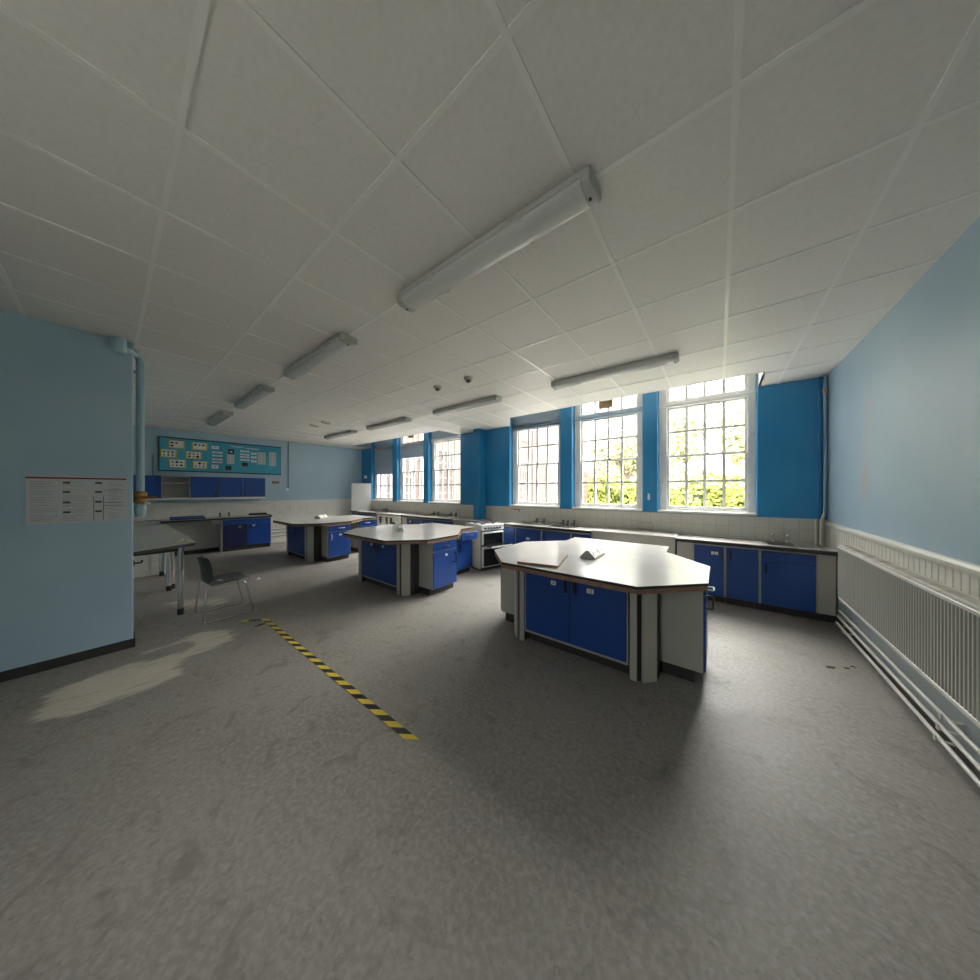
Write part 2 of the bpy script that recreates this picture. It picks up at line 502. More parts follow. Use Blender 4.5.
# left: nib wall, the wall behind it and the wall behind the camera
struct(MB().box(-4.96, -4.70, -2.1, .16, 0, 3.95).build('wall_left', M['wall'], bevel=.012, seg=3))
struct(MB().box(-11, -4.96, -.12, .03, 0, 3.95).build('wall_left_rear', M['wall']))
FILL_WIN = [(-1.2, -.5)]  # unseen window put in behind the camera for fill light
_us = sorted({-5.0, 1.3, *[q for w_ in FILL_WIN for q in w_]})
struct(MB().grid_slab(_us, [0, 1.1, 2.8, 3.95], lambda u, v: 1.1 < v < 2.8 and any(a < u < b for a, b in FILL_WIN), -2.2, -2.0, 'xz').build('wall_back', M['wall']))
for k_, (a, b) in enumerate(FILL_WIN):
    f_ = MB().box(a, a+.08, -2.16, -2.08, 1.1, 2.8).box(b-.08, b, -2.16, -2.08, 1.1, 2.8).box(a+.08, b-.08, -2.16, -2.08, 1.1, 1.18).box(a+.08, b-.08, -2.16, -2.08, 2.72, 2.8).box((a+b)/2-.03, (a+b)/2+.03, -2.15, -2.09, 1.18, 2.72).box(a+.08, b-.08, -2.14, -2.10, 1.93, 1.98).build('window_%d' % (7+k_), M['frame'])  # frame of the added fill window, numbered after the seen ones
    struct(f_)
    MB().box(a+.08, b-.08, -2.124, -2.12, 1.18, 2.72).build('window_pane', M['glass'], f_)
struct(MB().box(-4.70, -4.688, -2.0, .172, 0, .085).box(-4.97, -4.688, .16, .172, 0, .085).build('baseboard_left', M['plinth']))

# ------------------------------------------------------------------ windows
YF, YG = 5.88, 5.93
def window(n, style):
    x0, x1 = WIN[n]
    root = bpy.data.objects.new('window_%d' % n, None); COL.objects.link(root); struct(root)
    root.location = ((x0+x1)/2, YF, 1.215)
    ox, oy, oz = root.location
    def B(mb, a, b, c, d_, e, f, m=0): return mb.box(a-ox, b-ox, c-oy, d_-oy, e-oz, f-oz, m)
    gl, gr_ = x0+.155, x1-.125          # glass left and right
    zs = [1.32, 1.735, 2.17, 2.58, 2.97]
    mb = MB()
    B(mb, x0, gl-.035, YF, YF+.10, 1.25, 3.70); B(mb, gr_+.035, x1, YF, YF+.10, 1.25, 3.70)
    B(mb, gl-.034, gr_+.034, YF+.001, YF+.099, 1.251, 1.285)
    B(mb, gl-.034, gr_+.034, YF+.001, YF+.099, 3.66, 3.70)
    mb.build('window_frame', M['frame'], root, .004)
    mb = MB(); B(mb, x0, x1, YF-.012, YF+.09, 3.0, 3.085); B(mb, x0, x1, YF-.03, YF+.05, 3.03, 3.05)
    mb.build('transom_rail', M['windowboard'] if n in (2, 3) else M['frame'], root, .004)
    mb = MB(); B(mb, x0+.002, x1-.002, YW-.022, YF+.02, 1.213, 1.25)
    mb.build('sill', M['frame'], root, .004)
    def sash(name, z0, z1, cuts, y, btm, top):
        mb = MB()
        B(mb, gl-.035, gl, y-.02, y+.02, z0-btm, z1+top); B(mb, gr_, gr_+.035, y-.02, y+.02, z0-btm, z1+top)
        B(mb, gl, gr_, y-.02, y+.02, z0-btm, z0); B(mb, gl, gr_, y-.02, y+.02, z1, z1+top)
        for k in (1, 2, 3):
            x = gl+(gr_-gl)*k/4
            B(mb, x-.020, x+.020, y-.018, y+.018, z0, z1)
        for c in cuts: B(mb, gl, gr_, y-.016, y+.016, c-.018, c+.018)
        mb.build(name, M['frame'], root)
    sash('lower_sash', zs[0], 2.145, [zs[1]], YG-.015, .035, .025)
    sash('upper_sash', 2.19, zs[4], [zs[3]], YG+.025, .025, .035)
    sash('top_sash', 3.12, 3.62, [], YG, .035, .04)
    mb = MB()
    B(mb, gl, gr_, YG-.017, YG-.013, zs[0], 2.145); B(mb, gl, gr_, YG+.023, YG+.027, 2.19, zs[4]); B(mb, gl, gr_, YG-.002, YG+.002, 3.12, 3.62)
    mb.build('window_pane', M['glass'], root)
    mb = MB(); xm = (gl+gr_)/2+.03
    B(mb, xm-.03, xm+.03, YG-.05, YG+.0, 2.17, 2.178); mb.tube([(xm-ox, YG-.03-oy, 2.178-oz), (xm-ox+.012, YG-.045-oy, 2.215-oz)], .007)
    mb.build('sash_latch', M['tapdark'], root)
    if style.get('vent'):
        a, b, c, e = style['vent']
        mb = MB(); B(mb, a, b, YG-.06, YG-.004, c, e)
        for k in range(5):
            z = c+(e-c)*(k+.5)/5
            B(mb, a+.01, b-.01, YG-.075, YG-.06, z-.008, z+.006)
        mb.build('vent_fan', M['brown'], root)
    for q in style.get('boards', []):
        mb = MB(); B(mb, x0+.02, x1-.01, YF-.012, YF+.012, q[0], q[1])
        mb.build('cover_board', M['windowboard'], root)
    return root
window(1, {})
window(2, {'vent': (-1.86, -1.60, 3.17, 3.32)})
window(3, {'boards': [(2.985, 3.69)]})
window(4, {'boards': [(3.085, 3.69)]})
window(5, {'vent': (-7.84, -7.56, 3.24, 3.33), 'boards': [(2.61, 3.08)]})
window(6, {'boards': [(2.14, 3.69)]})

# ------------------------------------------------------------------ pieces of furniture
def d_handle(root, x, y, z, kind):
    mb = MB()
    if kind == 'pull':        # dark vertical bow handle
        mb.tube([(x, y, z-.055), (x, y-.022, z-.05), (x, y-.026, z), (x, y-.022, z+.05), (x, y, z+.055)], .011, 0, 8)
        return mb.build('handle', M['handle'], root)
    if kind == 'bar':         # dark horizontal bow handle
        mb.tube([(x-.06, y, z), (x-.055, y-.025, z), (x, y-.028, z), (x+.055, y-.025, z), (x+.06, y, z)], .009, 0, 8)
        return mb.build('handle', M['handle'], root)
    if kind == 'wbar':        # white horizontal bow handle
        mb.tube([(x-.06, y, z), (x-.055, y-.028, z), (x, y-.03, z), (x+.055, y-.028, z), (x+.06, y, z)], .010, 0, 8)
        return mb.build('handle', M['whitepl'], root)
    if kind == 'wpull':
        mb.tube([(x, y, z-.06), (x, y-.026, z-.055), (x, y-.03, z), (x, y-.026, z+.055), (x, y, z+.06)], .010, 0, 8)
        return mb.build('handle', M['whitepl'], root)
    if kind == 'wbarfar':     # white bow handle standing well off the drawer
        mb.tube([(x-.05, y, z), (x-.048, y-.042, z), (x-.04, y-.05, z), (x+.04, y-.05, z), (x+.048, y-.042, z), (x+.05, y, z)], .007, 0, 8)
        return mb.build('handle', M['whitepl'], root)
    if kind == 'loopfar':
        mb.tube([(x, y, z-.052), (x, y-.038, z-.052), (x, y-.048, z-.04), (x, y-.048, z+.04), (x, y-.038, z+.052), (x, y, z+.052)], .008, 0, 8)
        return mb.build('handle', M['handle'], root)
    if kind == 'loop':        # big black bow handle standing off the door
        mb.tube([(x, y, z-.075), (x, y-.035, z-.075), (x, y-.05, z-.06), (x, y-.05, z+.06), (x, y-.035, z+.075), (x, y, z+.075)], .010, 0, 8)
        return mb.build('handle', M['handle'], root)
def sticker(root, x, y, z, kind):
    mb = MB()
    if kind == 'square':
        mb.box(x-.026, x+.026, y-.003, y, z-.02, z+.02)
        mb.box(x-.006, x+.006, y-.004, y-.003, z-.008, z+.004, 1).box(x-.003, x+.003, y-.004, y-.003, z+.004, z+.009, 1)
    elif kind == 'framed':
        mb.box(x-.034, x+.03, y-.003, y, z-.022, z+.02)
        mb.box(x-.012, x+.012, y-.004, y-.003, z-.010, z-.007, 1).box(x-.012, x-.009, y-.004, y-.003, z-.010, z+.012, 1).box(x+.009, x+.012, y-.004, y-.003, z-.018, z+.012, 1).box(x-.012, x+.012, y-.004, y-.003, z+.009, z+.012, 1)
    elif kind == 'pair':
        mb.box(x-.04, x-.003, y-.003, y, z-.022, z+.022).box(x+.003, x+.04, y-.003, y, z-.02, z+.022)
    else:
        mb.prism([(x+.026*math.cos(t*PI/6), z+.022*math.sin(t*PI/6)) for t in range(12)], y-.003, y, axis='y')
    mb.build('label_sticker', [M['whitepl'], M['ink']], root)

def cabinet(name, label, loc, rz, w, d, h, fronts, group=None, z0=.10, cat='cabinet', plinth=True, door_mat='door', ends=True, hollow=None):
    if hollow is None: hollow = loc[1] > 5
    """front plane is local y=0 facing -y; fronts: dicts kind,x0,x1,z0,z1,handle,sticker,out"""
    t = thing(name, label, cat, loc, rz, group)
    if hollow:
        MB().box(0, .016, 0, d, z0, h).box(w-.016, w, 0, d, z0, h).box(.016, w-.016, d-.016, d, z0, h).box(.016, w-.016, 0, d-.016, z0, z0+.016).box(.016, w-.016, 0, .03, h-.025, h).build('carcass', M['panel'], t)
    else: MB().box(0, w, 0, d, z0, h).build('carcass', M['panel'], t, .002)
    if plinth: MB().box(.01, w-.01, .06, d-.01, 0, z0).build('plinth', M['plinth'], t)
    for q in fronts:
        out = q.get('out', 0)
        x0, x1, a, b = q['x']
        p = MB().box(x0, x1, -.018-out, -out-.0005, a, b).build(q.get('kind', 'door'), M[q.get('m', door_mat)], t, .0025)
        if out:
            MB().box(x0+.02, x0+.032, -out, .25, a+.015, b-.03).box(x1-.032, x1-.02, -out, .25, a+.015, b-.03).box(x0+.02, x1-.02, -out, .25, a+.015, a+.025).build('drawer_box', M['whitepl'], p)
        if q.get('h'):
            hx, hz, hk = q['h']; d_handle(p, hx, -.018-out, hz, hk)
        if q.get('s'):
            sx, sz, sk = q['s']; sticker(p, sx, -.018-out, sz, sk)
    return t

OCT = [(-.61,2.41),(.63,2.41),(1.045,2.84),(1.045,3.475),(.625,3.98),(.61,4.38),(-.63,4.38),(-.62,4.0),(-1.04,3.56),(-1.03,2.85)]
def inset(poly, dd):
    n = len(poly); out = []
    for i in range(n):
        p0, p1, p2 = Vector(poly[i-1]), Vector(poly[i]), Vector(poly[(i+1) % n])
        e1 = (p1-p0).normalized(); e2 = (p2-p1).normalized()
        n1 = Vector((-e1.y, e1.x)); n2 = Vector((-e2.y, e2.x))
        bis = (n1+n2); l = bis.length
        bis = bis/l; c = bis.dot(n1)
        out.append(tuple(p1 + bis*dd/max(c, .4)))
    return out

def island(cx, which, words):
    """words: dict of labels for this island"""
    t = thing('island_worktop', words['top'], 'worktop', (cx, 3.3, .81), 0, 'octagonal island worktops')
    loc = [(x, y-3.3) for x, y in OCT]
    MB().prism(loc, .038, .060, 0, 1).build('laminate_top', [M['black'], M['lam']], t, .0015)
    MB().prism(inset(loc, .006), 0, .0375, 0).build('plywood_edge', M['ply'], t)
    fw_ = which
    G = 'island cabinets'
    # front unit: two doors facing the camera side
    if which == 1:
        f = [dict(x=(.02,.50,.13,.795), h=(.462,.665,'pull'), s=(.335,.677,'square')), dict(x=(.507,1.002,.13,.795), h=(.56,.668,'pull'), s=(.70,.672,'framed'))]
    elif which == 2:
        f = [dict(x=(.02,.505,.13,.795), h=(.455,.66,'pull'), s=(.33,.69,'round')), dict(x=(.512,1.002,.13,.795), h=(.56,.66,'pull'), s=(.66,.69,'round'))]
    else:
        f = [dict(x=(.02,.505,.13,.795), h=(.455,.66,'pull'), s=(.33,.64,'round')), dict(x=(.512,1.002,.13,.795), h=(.56,.66,'pull'))]
    cabinet('base_cabinet', words['front'], (cx-.513, 2.70, 0), 0, 1.014, .44, .81, f)
    # right unit faces +x : drawer over door
    if which == 1:
        f = [dict(kind='drawer', x=(.012,.498,.735,.79), h=(.12,.768,'wbarfar')), dict(x=(.012,.498,.11,.728), h=(.07,.665,'loopfar'))]
    elif which == 2:
        f = [dict(kind='drawer', x=(.012,.498,.665,.79), h=(.26,.725,'bar')), dict(x=(.012,.498,.11,.655), s=(.27,.585,'round'), h=(.44,.52,'loop'))]
    else:
        f = [dict(kind='drawer', x=(.012,.498,.665,.79), h=(.30,.735,'wbar')), dict(x=(.012,.498,.11,.655), s=(.27,.585,'square'), h=(.07,.545,'wpull'))]
    cabinet('drawer_cabinet', words['right'], (cx+1.008, 2.955, 0), R(90), .51, .35, .81, f)
    # left unit faces -x
    cabinet('drawer_cabinet', words['left'], (cx-1.012, 3.515, 0), R(-90), .55, .35, .81,
            [dict(kind='drawer', x=(.015,.535,.665,.79), h=(.27,.735,'bar')), dict(x=(.015,.535,.11,.655), h=(.45,.545,'pull'))])
    # rear drawer stack under the tab faces +x, its twin faces -x
    dr = [dict(kind='drawer', x=(.012,.448,.665,.806), h=(.23,.745,'wbar' if which == 3 else 'bar'), out=.125 if which == 2 else 0), dict(x=(.012,.448,.11,.655), h=(.10,.50,'pull'))]
    cabinet('drawer_cabinet', words['rear'], (cx+.565, 3.90, 0), R(90), .46, .54, .81, dr)
    cabinet('drawer_cabinet', words['rear2'], (cx-.565, 4.36, 0), R(-90), .46, .54, .81, [dict(d_, out=0) for d_ in dr])
    # service columns in the chamfered front corners
    for sx, wk in ((1, 'postr'), (-1, 'postl')):
        p = thing('corner_post', words[wk], 'post', (cx+sx*.604, 2.80, 0), 0)
        mb = MB().prism([(sx*a, b) for a, b in ((-.085,-.095),(-.03,-.10),(.10,.045),(.10,.15),(-.085,.15))], 0, .81)
        mb.build('post_core', M['plinth'], p)
        MB().box(min(sx*-.088, sx*-.034), max(sx*-.088, sx*-.034), -.118, -.098, 0, .81).build('cover_strip', M['panel'], p, .002)
        a, b = Vector((sx*-.004,-.092)), Vector((sx*.082,.004))
        e = (b-a).normalized(); nn = Vector((e.y*sx, -e.x*sx))*1.0
        a2, b2 = a+nn*.025, b+nn*.025
        MB().prism([tuple(a), tuple(b), tuple(b2), tuple(a2)], 0, .808).build('front_panel', M['panel'], p, .002)
    return t
island(-1.11, 1, dict(top='nearest octagonal white island worktop with a loose board and grey socket pod on it',
    front='dark blue double-door cabinet under the front edge of the nearest island, two white stickers',
    right='cabinet at the right end of the nearest island, its plain grey side towards the viewer',
    left='cabinet at the left end of the nearest island, grey side panel beside the black post',
    rear='blue drawer-and-door cabinet under the rear tab of the nearest island, facing the radiator',
    rear2='blue drawer-and-door cabinet under the rear tab of the nearest island, facing the cooker',
    postr='grey corner post with black gaps below the front right corner of the nearest island',
    postl='grey corner post with black gap below the front left corner of the nearest island'))
island(-4.38, 2, dict(top='middle octagonal white island worktop, second of the three from the viewer',
    front='dark blue double-door cabinet below the front of the middle island, two round stickers',
    right='bright blue drawer-and-door cabinet with one round white sticker on the middle island',
    left='blue-fronted cabinet at the left end of the middle island, turned away from view',
    rear='blue cabinet with its drawer pulled open, beside the white cooker',
    rear2='blue cabinet on the far side of the middle island tab, turned away from the cooker',
    postr='grey corner post with two black gaps at the front right of the middle island',
    postl='grey corner post at the front left of the middle island'))
island(-7.80, 3, dict(top='farthest octagonal white island worktop, nearest the display board wall',
    front='dark blue double-door cabinet below the farthest island with one round sticker on its left door',
    right='bright blue drawer-and-door cabinet with white handles on the farthest island',
    left='blue-fronted cabinet at the left end of the farthest island, turned away from view',
    rear='blue cabinet with white-handled drawer under the rear tab of the farthest island',
    rear2='blue cabinet on the far side of the farthest island tab, facing the display board wall',
    postr='grey corner post between the two visible blue cabinets of the farthest island',
    postl='grey corner post at the front left of the farthest island'))

# loose panel on island 1
t = MB().prism([(-0.446, -0.657),(-0.058, -0.572),(-0.186, -0.044),(-0.406, 0.076),(-0.426, -0.337)], 0, .024, 0, 1)
o = t.build('loose_board', [M['ply'], M['lam']], loc=(-1.11, 3.10, .8705))
tag(o, 'loose white laminate board with bare plywood edges lying on the nearest island worktop', 'board')
# socket pods
def pod(x, y, sc, label, rz=0):
    t = thing('socket_pod', label, 'socket', (x, y, .8702), rz, 'worktop socket pods')
    w, l, h = .078*sc, .17*sc, .085*sc
    MB().prism([(-w, 0), (w, 0), (w, .02), (.012, h), (-.012, h), (-w, .02)], -l, l, axis='y').build('pod_body', M['socket'], t, .003)
    for sx in (1, -1):
        for yy in (-.08*sc, .08*sc):
            mb = MB()
            c = Vector((sx*(w+.012)/2, 0, (h+.02)/2)); d_ = Vector((-sx*(w-.012), 0, h-.02)).normalized(); n_ = Vector((sx*d_.z, 0, -sx*d_.x)); n_ = n_ if n_.z > 0 else -n_
            q = [c + d_*a + Vector((0, yy+b, 0)) for a, b in ((-.028,-.05),(.028,-.05),(.028,.05),(-.028,.05))]
            v = q + [p + n_*.006 for p in q]
            mb.add(v, [(0,1,2,3),(4,5,6,7),(0,1,5,4),(1,2,6,5),(2,3,7,6),(3,0,4,7)])
            pl = mb.build('socket_plate', M['whitepl'], t)
            for b in (-.025, .025):
                mb = MB()
                c2 = c + Vector((0, yy+b, 0)) + n_*.006
                q = [c2 + d_*a + Vector((0, e, 0)) for a, e in ((-.008,-.008),(.010,-.008),(.010,.008),(-.008,.008))]
                v = q + [p + n_*.003 for p in q]
                mb.add(v, [(0,1,2,3),(4,5,6,7),(0,1,5,4),(1,2,6,5),(2,3,7,6),(3,0,4,7)])
                mb.build('switch', M['greyink'], pl)
    return t
pod(-1.09, 3.24, 1, 'grey wedge-shaped double socket pod on the nearest island worktop')
pod(-4.50, 3.20, .7, 'small grey wedge socket pod on the middle island worktop', R(54))
tt = pod(-8.02, 3.34, 1.0, 'cream socket pod on the farthest island worktop', R(35))

# ------------------------------------------------------------------ run under the windows
def worktop(label, x0, x1, y0, y1, holes=(), edge='black', z=.87, th=.047, loc=None, rz=0):
    t = thing('counter_worktop', label, 'worktop', loc or (x0, y1, z-th), rz)
    us = sorted({0, x1-x0, *[q-x0 for h in holes for q in h[:2]]}); vs = sorted({y0-y1, 0, *[q-y1 for h in holes for q in h[2:]]})
    hole = lambda u, v: any(h[0]-x0 < u < h[1]-x0 and h[2]-y1 < v < h[3]-y1 for h in holes)
    if edge == 'black':
        MB().grid_slab(us, vs, hole, 0, th, 'xy', 0, 1).build('laminate_top', [M['black'], M['lam']], t)
    else:
        MB().grid_slab(us, vs, hole, 0, th, 'xy', 0, 0).build('laminate_top', M['lam'], t)
    return t
def sink(label, x0, x1, y0, y1, bowl, taps, tapmat='steel', z=.8705, root=None, drain=True):
    """rim over the worktop hole, bowl = (x0,x1,y0,y1) inside it"""
    cx, cy = (x0+x1)/2, (y0+y1)/2
    t = root or thing('sink', label, 'sink', (cx, cy, z), 0)
    bx0, bx1, by0, by1 = [q-c for q, c in zip(bowl, (cx, cx, cy, cy))]
    us = [x0-cx, bx0, bx1, x1-cx]; vs = [y0-cy, by0, by1, y1-cy]
    mb = MB().grid_slab(us, vs, lambda u, v: bx0 < u < bx1 and by0 < v < by1, 0, .006)
    mb.box(bx0-.004, bx0, by0, by1, -.15, .004).box(bx1, bx1+.004, by0, by1, -.15, .004).box(bx0, bx1, by0-.004, by0, -.15, .004).box(bx0, bx1, by1, by1+.004, -.15, .004)
    mb.box(bx0, bx1, by0, by1, -.154, -.15)
    if drain and (x1-cx) - bx1 > .12:
        n = 5
        for k in range(n):
            yy = by0 + (by1-by0)*(k+.5)/n
            mb.box(bx1+.03, x1-cx-.02, yy-.006, yy+.006, .006, .011)
    mb.build('sink_basin', M['steel'], t)
    MB().lathe([(.022, 0), (.022, .004)], ((bx0+bx1)/2, (by0+by1)/2, -.15), 12).build('plug_hole', M['iron'], t)
    for (tx, ty) in taps:
        x, y = tx-cx, ty-cy
        tp = MB().lathe([(.026, .005), (.026, .012), (.016, .016), (.016, .06), (.02, .066), (.02, .08), (.012, .085)], (x, y, 0), 12)
        tp.tube([(x, y, .045), (x-.01, y-.05, .06), (x-.015, y-.095, .055), (x-.016, y-.11, .035)], [.013, .012, .011, .011], 0, 8)
        tp = tp.build('tap', M[tapmat], t)
        MB().lathe([(.012, .085), (.026, .092), (.028, .105), (.018, .115)], (x, y, 0), 10).build('tap_head', M[tapmat], tp)
    return t
Y0 = 5.195
# right-hand section
h1 = (.50, .95, 5.29, 5.66)
worktop('black-edged white counter worktop in the right corner next to the radiator', -.51, 1.095, Y0, YW-.01, [h1])
sink('steel sink with two pillar taps on the counter in the right corner', .47, .98, 5.26, 5.70, (.51, .77, 5.30, 5.63), [(.59, 5.665), (.735, 5.665)], 'chrome')
# carcasses
cabinet('base_cabinet', 'single blue door cabinet with paired white stickers on the right-hand counter', (-.30, 5.255, 0), 0, .365, .48, .82,
        [dict(x=(.012,.350,.105,.795), h=(.325,.685,'pull'), s=(.25,.70,'pair'))])
cabinet('base_cabinet', 'plain single blue door cabinet between the stickered cabinet and the sink cabinet', (.066, 5.255, 0), 0, .358, .48, .82,
        [dict(x=(.012,.345,.105,.795), h=(.06,.69,'pull'))])
cabinet('sink_cabinet', 'wide blue sink cabinet with false drawer front in the right corner', (.425, 5.255, 0), 0, .515, .48, .82,
        [dict(kind='false_drawer', x=(.012,.50,.68,.795)), dict(x=(.012,.50,.105,.672), h=(.055,.56,'pull'))])
def filler(label, x0, x1, y=5.258, z0=.10, z1=.821, d=.03, m='panel', plinth=True):
    t = thing('filler_panel', label, 'panel', ((x0+x1)/2, y, 0)); w = (x1-x0)/2
    MB().box(-w, w, 0, d, z0, z1).build('panel_face', M[m], t, .002)
    if plinth: MB().box(-w, w, .055, .08, 0, z0).build('plinth', M['plinth'], t)
    return t
filler('grey filler panel between the sink cabinet and the radiator', .942, 1.09)
filler('grey filler panel left of the stickered cabinet, partly behind the nearest island', -.505, -.302)
# white-fronted section
worktop('plain white counter worktop without black edge in the middle of the window run', -1.775, -.512, Y0-.01, YW-.01, edge='white', z=.885, th=.05)
filler('long grey front panel under the plain white worktop', -1.765, -.522, 5.225, .10, .833)
# mid-left section with two sinks
worktop('black-edged white counter worktop with two sinks right of the cooker', -3.66, -1.777, Y0, YW-.01, [(-3.36, -2.90, 5.29, 5.66), (-2.72, -2.24, 5.29, 5.66)])
sink('left steel sink on the counter right of the cooker', -3.39, -2.87, 5.26, 5.70, (-3.34, -3.02, 5.30, 5.62), [(-3.10, 5.66), (-2.93, 5.66)], 'tapdark')
sink('right steel sink with three dark taps on the counter right of the cooker', -2.75, -2.21, 5.26, 5.70, (-2.70, -2.42, 5.30, 5.62), [(-2.50, 5.66), (-2.38, 5.60), (-2.28, 5.66)], 'tapdark')
cabinet('base_cabinet', 'narrow blue corner cabinet immediately right of the cooker', (-3.655, 5.255, 0), 0, .27, .48, .82, [dict(x=(.01,.255,.105,.79))])
cabinet('base_cabinet', 'blue cabinet under the left sink right of the cooker, white sticker showing', (-3.38, 5.255, 0), 0, .605, .48, .82, [dict(x=(.012,.592,.105,.79), s=(.30,.60,'pair'), h=(.54,.66,'pull'))])
cabinet('base_cabinet', 'blue cabinet under the right sink right of the cooker', (-2.77, 5.255, 0), 0, .60, .48, .82, [dict(x=(.012,.588,.105,.79), h=(.06,.66,'pull'))])
cabinet('base_cabinet', 'blue cabinet end next to the plain white worktop, mostly behind the nearest island', (-2.165, 5.255, 0), 0, .385, .48, .82, [dict(x=(.012,.372,.105,.79), h=(.06,.70,'pull'))])
# left of the cooker
worktop('plain white counter worktop behind and left of the cooker', -5.20, -4.30, Y0, YW-.01, edge='white')
filler('pale grey front panel left of the cooker', -5.19, -4.31, 5.23)
worktop('black-edged white counter worktop with two sinks below the left windows', -7.31, -5.202, Y0, YW-.01, [(-6.58, -6.12, 5.29, 5.66), (-5.93, -5.47, 5.29, 5.66)])
sink('left steel sink under the second window of the left group', -6.62, -6.08, 5.26, 5.70, (-6.56, -6.30, 5.30, 5.62), [(-6.38, 5.66), (-6.19, 5.66)], 'tapdark')
sink('right steel sink below the window next to the blue column', -5.96, -5.43, 5.26, 5.70, (-5.90, -5.62, 5.30, 5.62), [(-5.70, 5.66), (-5.52, 5.66)], 'tapdark')
filler('grey filler panel beside the white appliance', -7.305, -7.09)
cabinet('base_cabinet', 'narrow blue cabinet with white sticker, left end of the left sink run', (-7.085, 5.255, 0), 0, .36, .48, .82, [dict(x=(.012,.348,.105,.79), s=(.18,.70,'square'), h=(.31,.68,'pull'))])
cabinet('base_cabinet', 'blue cabinet beneath the left sink below the left windows', (-6.722, 5.255, 0), 0, .74, .48, .82, [dict(x=(.012,.365,.105,.79), h=(.33,.66,'pull')), dict(x=(.373,.728,.105,.79), h=(.41,.66,'pull'))])
cabinet('base_cabinet', 'blue cabinet beneath the right sink near the blue column', (-5.978, 5.255, 0), 0, .775, .48, .82, [dict(x=(.012,.38,.105,.79), h=(.345,.66,'pull')), dict(x=(.388,.763,.105,.79), h=(.425,.66,'pull'))])
# white appliance housing with dark fittings
t = thing('white_unit', 'white front panel with dark rusty fittings between the two left counters', 'appliance', (-7.94, Y0, 0))
MB().box(-.62, .62, .02, .54, .10, .82).build('carcass', M['enamel'], t, .004)
MB().box(-.62, .62, .05, .5, 0, .10).build('plinth', M['plinth'], t)
for x in (-.40, -.06):
    MB().lathe([(.035, 0), (.035, .02), (.02, .03), (.02, .07)], (x, -.005, .66), 12).box(x-.05, x+.05, -.01, .02, .72, .76).box(x-.02, x+.02, -.012, .02, .56, .70).build('valve', M['rust'], t)
MB().box(.14, .20, -.02, .02, .58, .76).box(.14, .34, -.02, .02, .58, .63).build('bracket', M['rust'], t)
worktop('plain white counter worktop above the white appliance', -8.56, -7.312, Y0, YW-.01, edge='white')
worktop('black-edged white counter worktop in the far left corner beside the white panel', -10.18, -8.562, Y0, YW-.01, [(-9.0, -8.62, 5.33, 5.62)])
sink('small steel sink with two dark taps in the far corner counter', -9.05, -8.58, 5.30, 5.70, (-8.98, -8.64, 5.34, 5.60), [(-8.86, 5.66), (-8.70, 5.66)], 'tapdark')
cabinet('base_cabinet', 'blue cabinet of the far corner counter, behind the farthest island', (-10.17, 5.255, 0), 0, .80, .48, .82, [dict(kind='drawer', x=(.012,.788,.66,.79), h=(.4,.73,'bar')), dict(x=(.012,.396,.105,.65), h=(.35,.58,'pull')), dict(x=(.404,.788,.105,.65), h=(.45,.58,'pull'))])
cabinet('base_cabinet', 'blue cabinet of the far corner counter next to the white appliance', (-9.365, 5.255, 0), 0, .80, .48, .82, [dict(kind='drawer', x=(.012,.788,.66,.79), h=(.4,.73,'bar')), dict(x=(.012,.396,.105,.65), h=(.35,.58,'pull')), dict(x=(.404,.788,.105,.65), h=(.45,.58,'pull'))])
# white upright panel in the far corner
o = MB().box(-.012, .012, -.31, .325, 0, .955).build('white_partition', M['enamel'], None, .004, loc=(-9.975, 5.465, .871), rz=R(-38))
tag(o, 'plain white board standing upright on the far corner counter, across the corner', 'panel')

# ------------------------------------------------------------------ cooker (pulled out, turned to face right)
t = thing('gas_cooker', 'white freestanding gas cooker with black double oven doors beside the counter', 'cooker', (-3.66, 4.46, 0), R(74))
W, D = .56, .58
MB().box(0, W, .03, D, .03, .875).build('oven_body', M['enamel'], t, .004)
MB().box(.02, W-.02, .05, D-.02, 0, .03).build('plinth', M['plinth'], t)
hb = MB().box(-.003, W+.003, 0, D+.004, .877, .90).build('hob_top', M['enamel'], t, .006)
for x in (.15, .41):
    for y in (.16, .43):
        b = MB().lathe([(.045, .0), (.045, .012), (.03, .016), (.03, .024)], (x, y, .90), 16).build('burner', M['iron'], hb)
for x in (.15, .41):
    mb = MB()
    for y in (.16, .43):
        for a in range(4):
            dx, dy = math.cos(a*PI/2+PI/4), math.sin(a*PI/2+PI/4)
            mb.tube([(x+dx*.025, y+dy*.025, .932), (x+dx*.13, y+dy*.13, .932), (x+dx*.13, y+dy*.13, .90)], .006, 0, 6)
    mb.tube([(x-.095, .06, .93), (x-.095, .53, .93), (x+.095, .53, .93), (x+.095, .06, .93), (x-.095, .06, .93)], .006, 0, 6)
    mb.build('pan_support', M['iron'], hb)
cp = MB().prism([(-.005, .79), (.03, .79), (.03, .877), (.012, .877)], 0, W, axis='x').build('control_panel', M['enamel'], t, .003)
for k in range(6):
    x = .09+k*.072
    MB().tube([(x, .003, .833), (x, -.028, .828)], [.018, .015], 0, 12).build('knob', M['iron'], cp)
MB().box(.0, W, .018, .032, .035, .79).build('door_gap', M['iron'], t)
dr = MB().box(.012, W-.012, .004, .03, .505, .765).build('upper_oven_surround', M['enamel'], t, .003)
MB().box(.055, W-.035, -.002, .004, .515, .725).build('oven_window', M['glassblack'], dr)
MB().tube([(.06, .006, .742), (.06, -.035, .748), (W-.05, -.035, .748), (W-.05, .006, .742)], .012, 0, 8).build('handle', M['enamel'], dr)
fd = MB().box(.03, W-.02, -.29, .012, .50, .522).build('drop_door', M['glassblack'], t, .003)
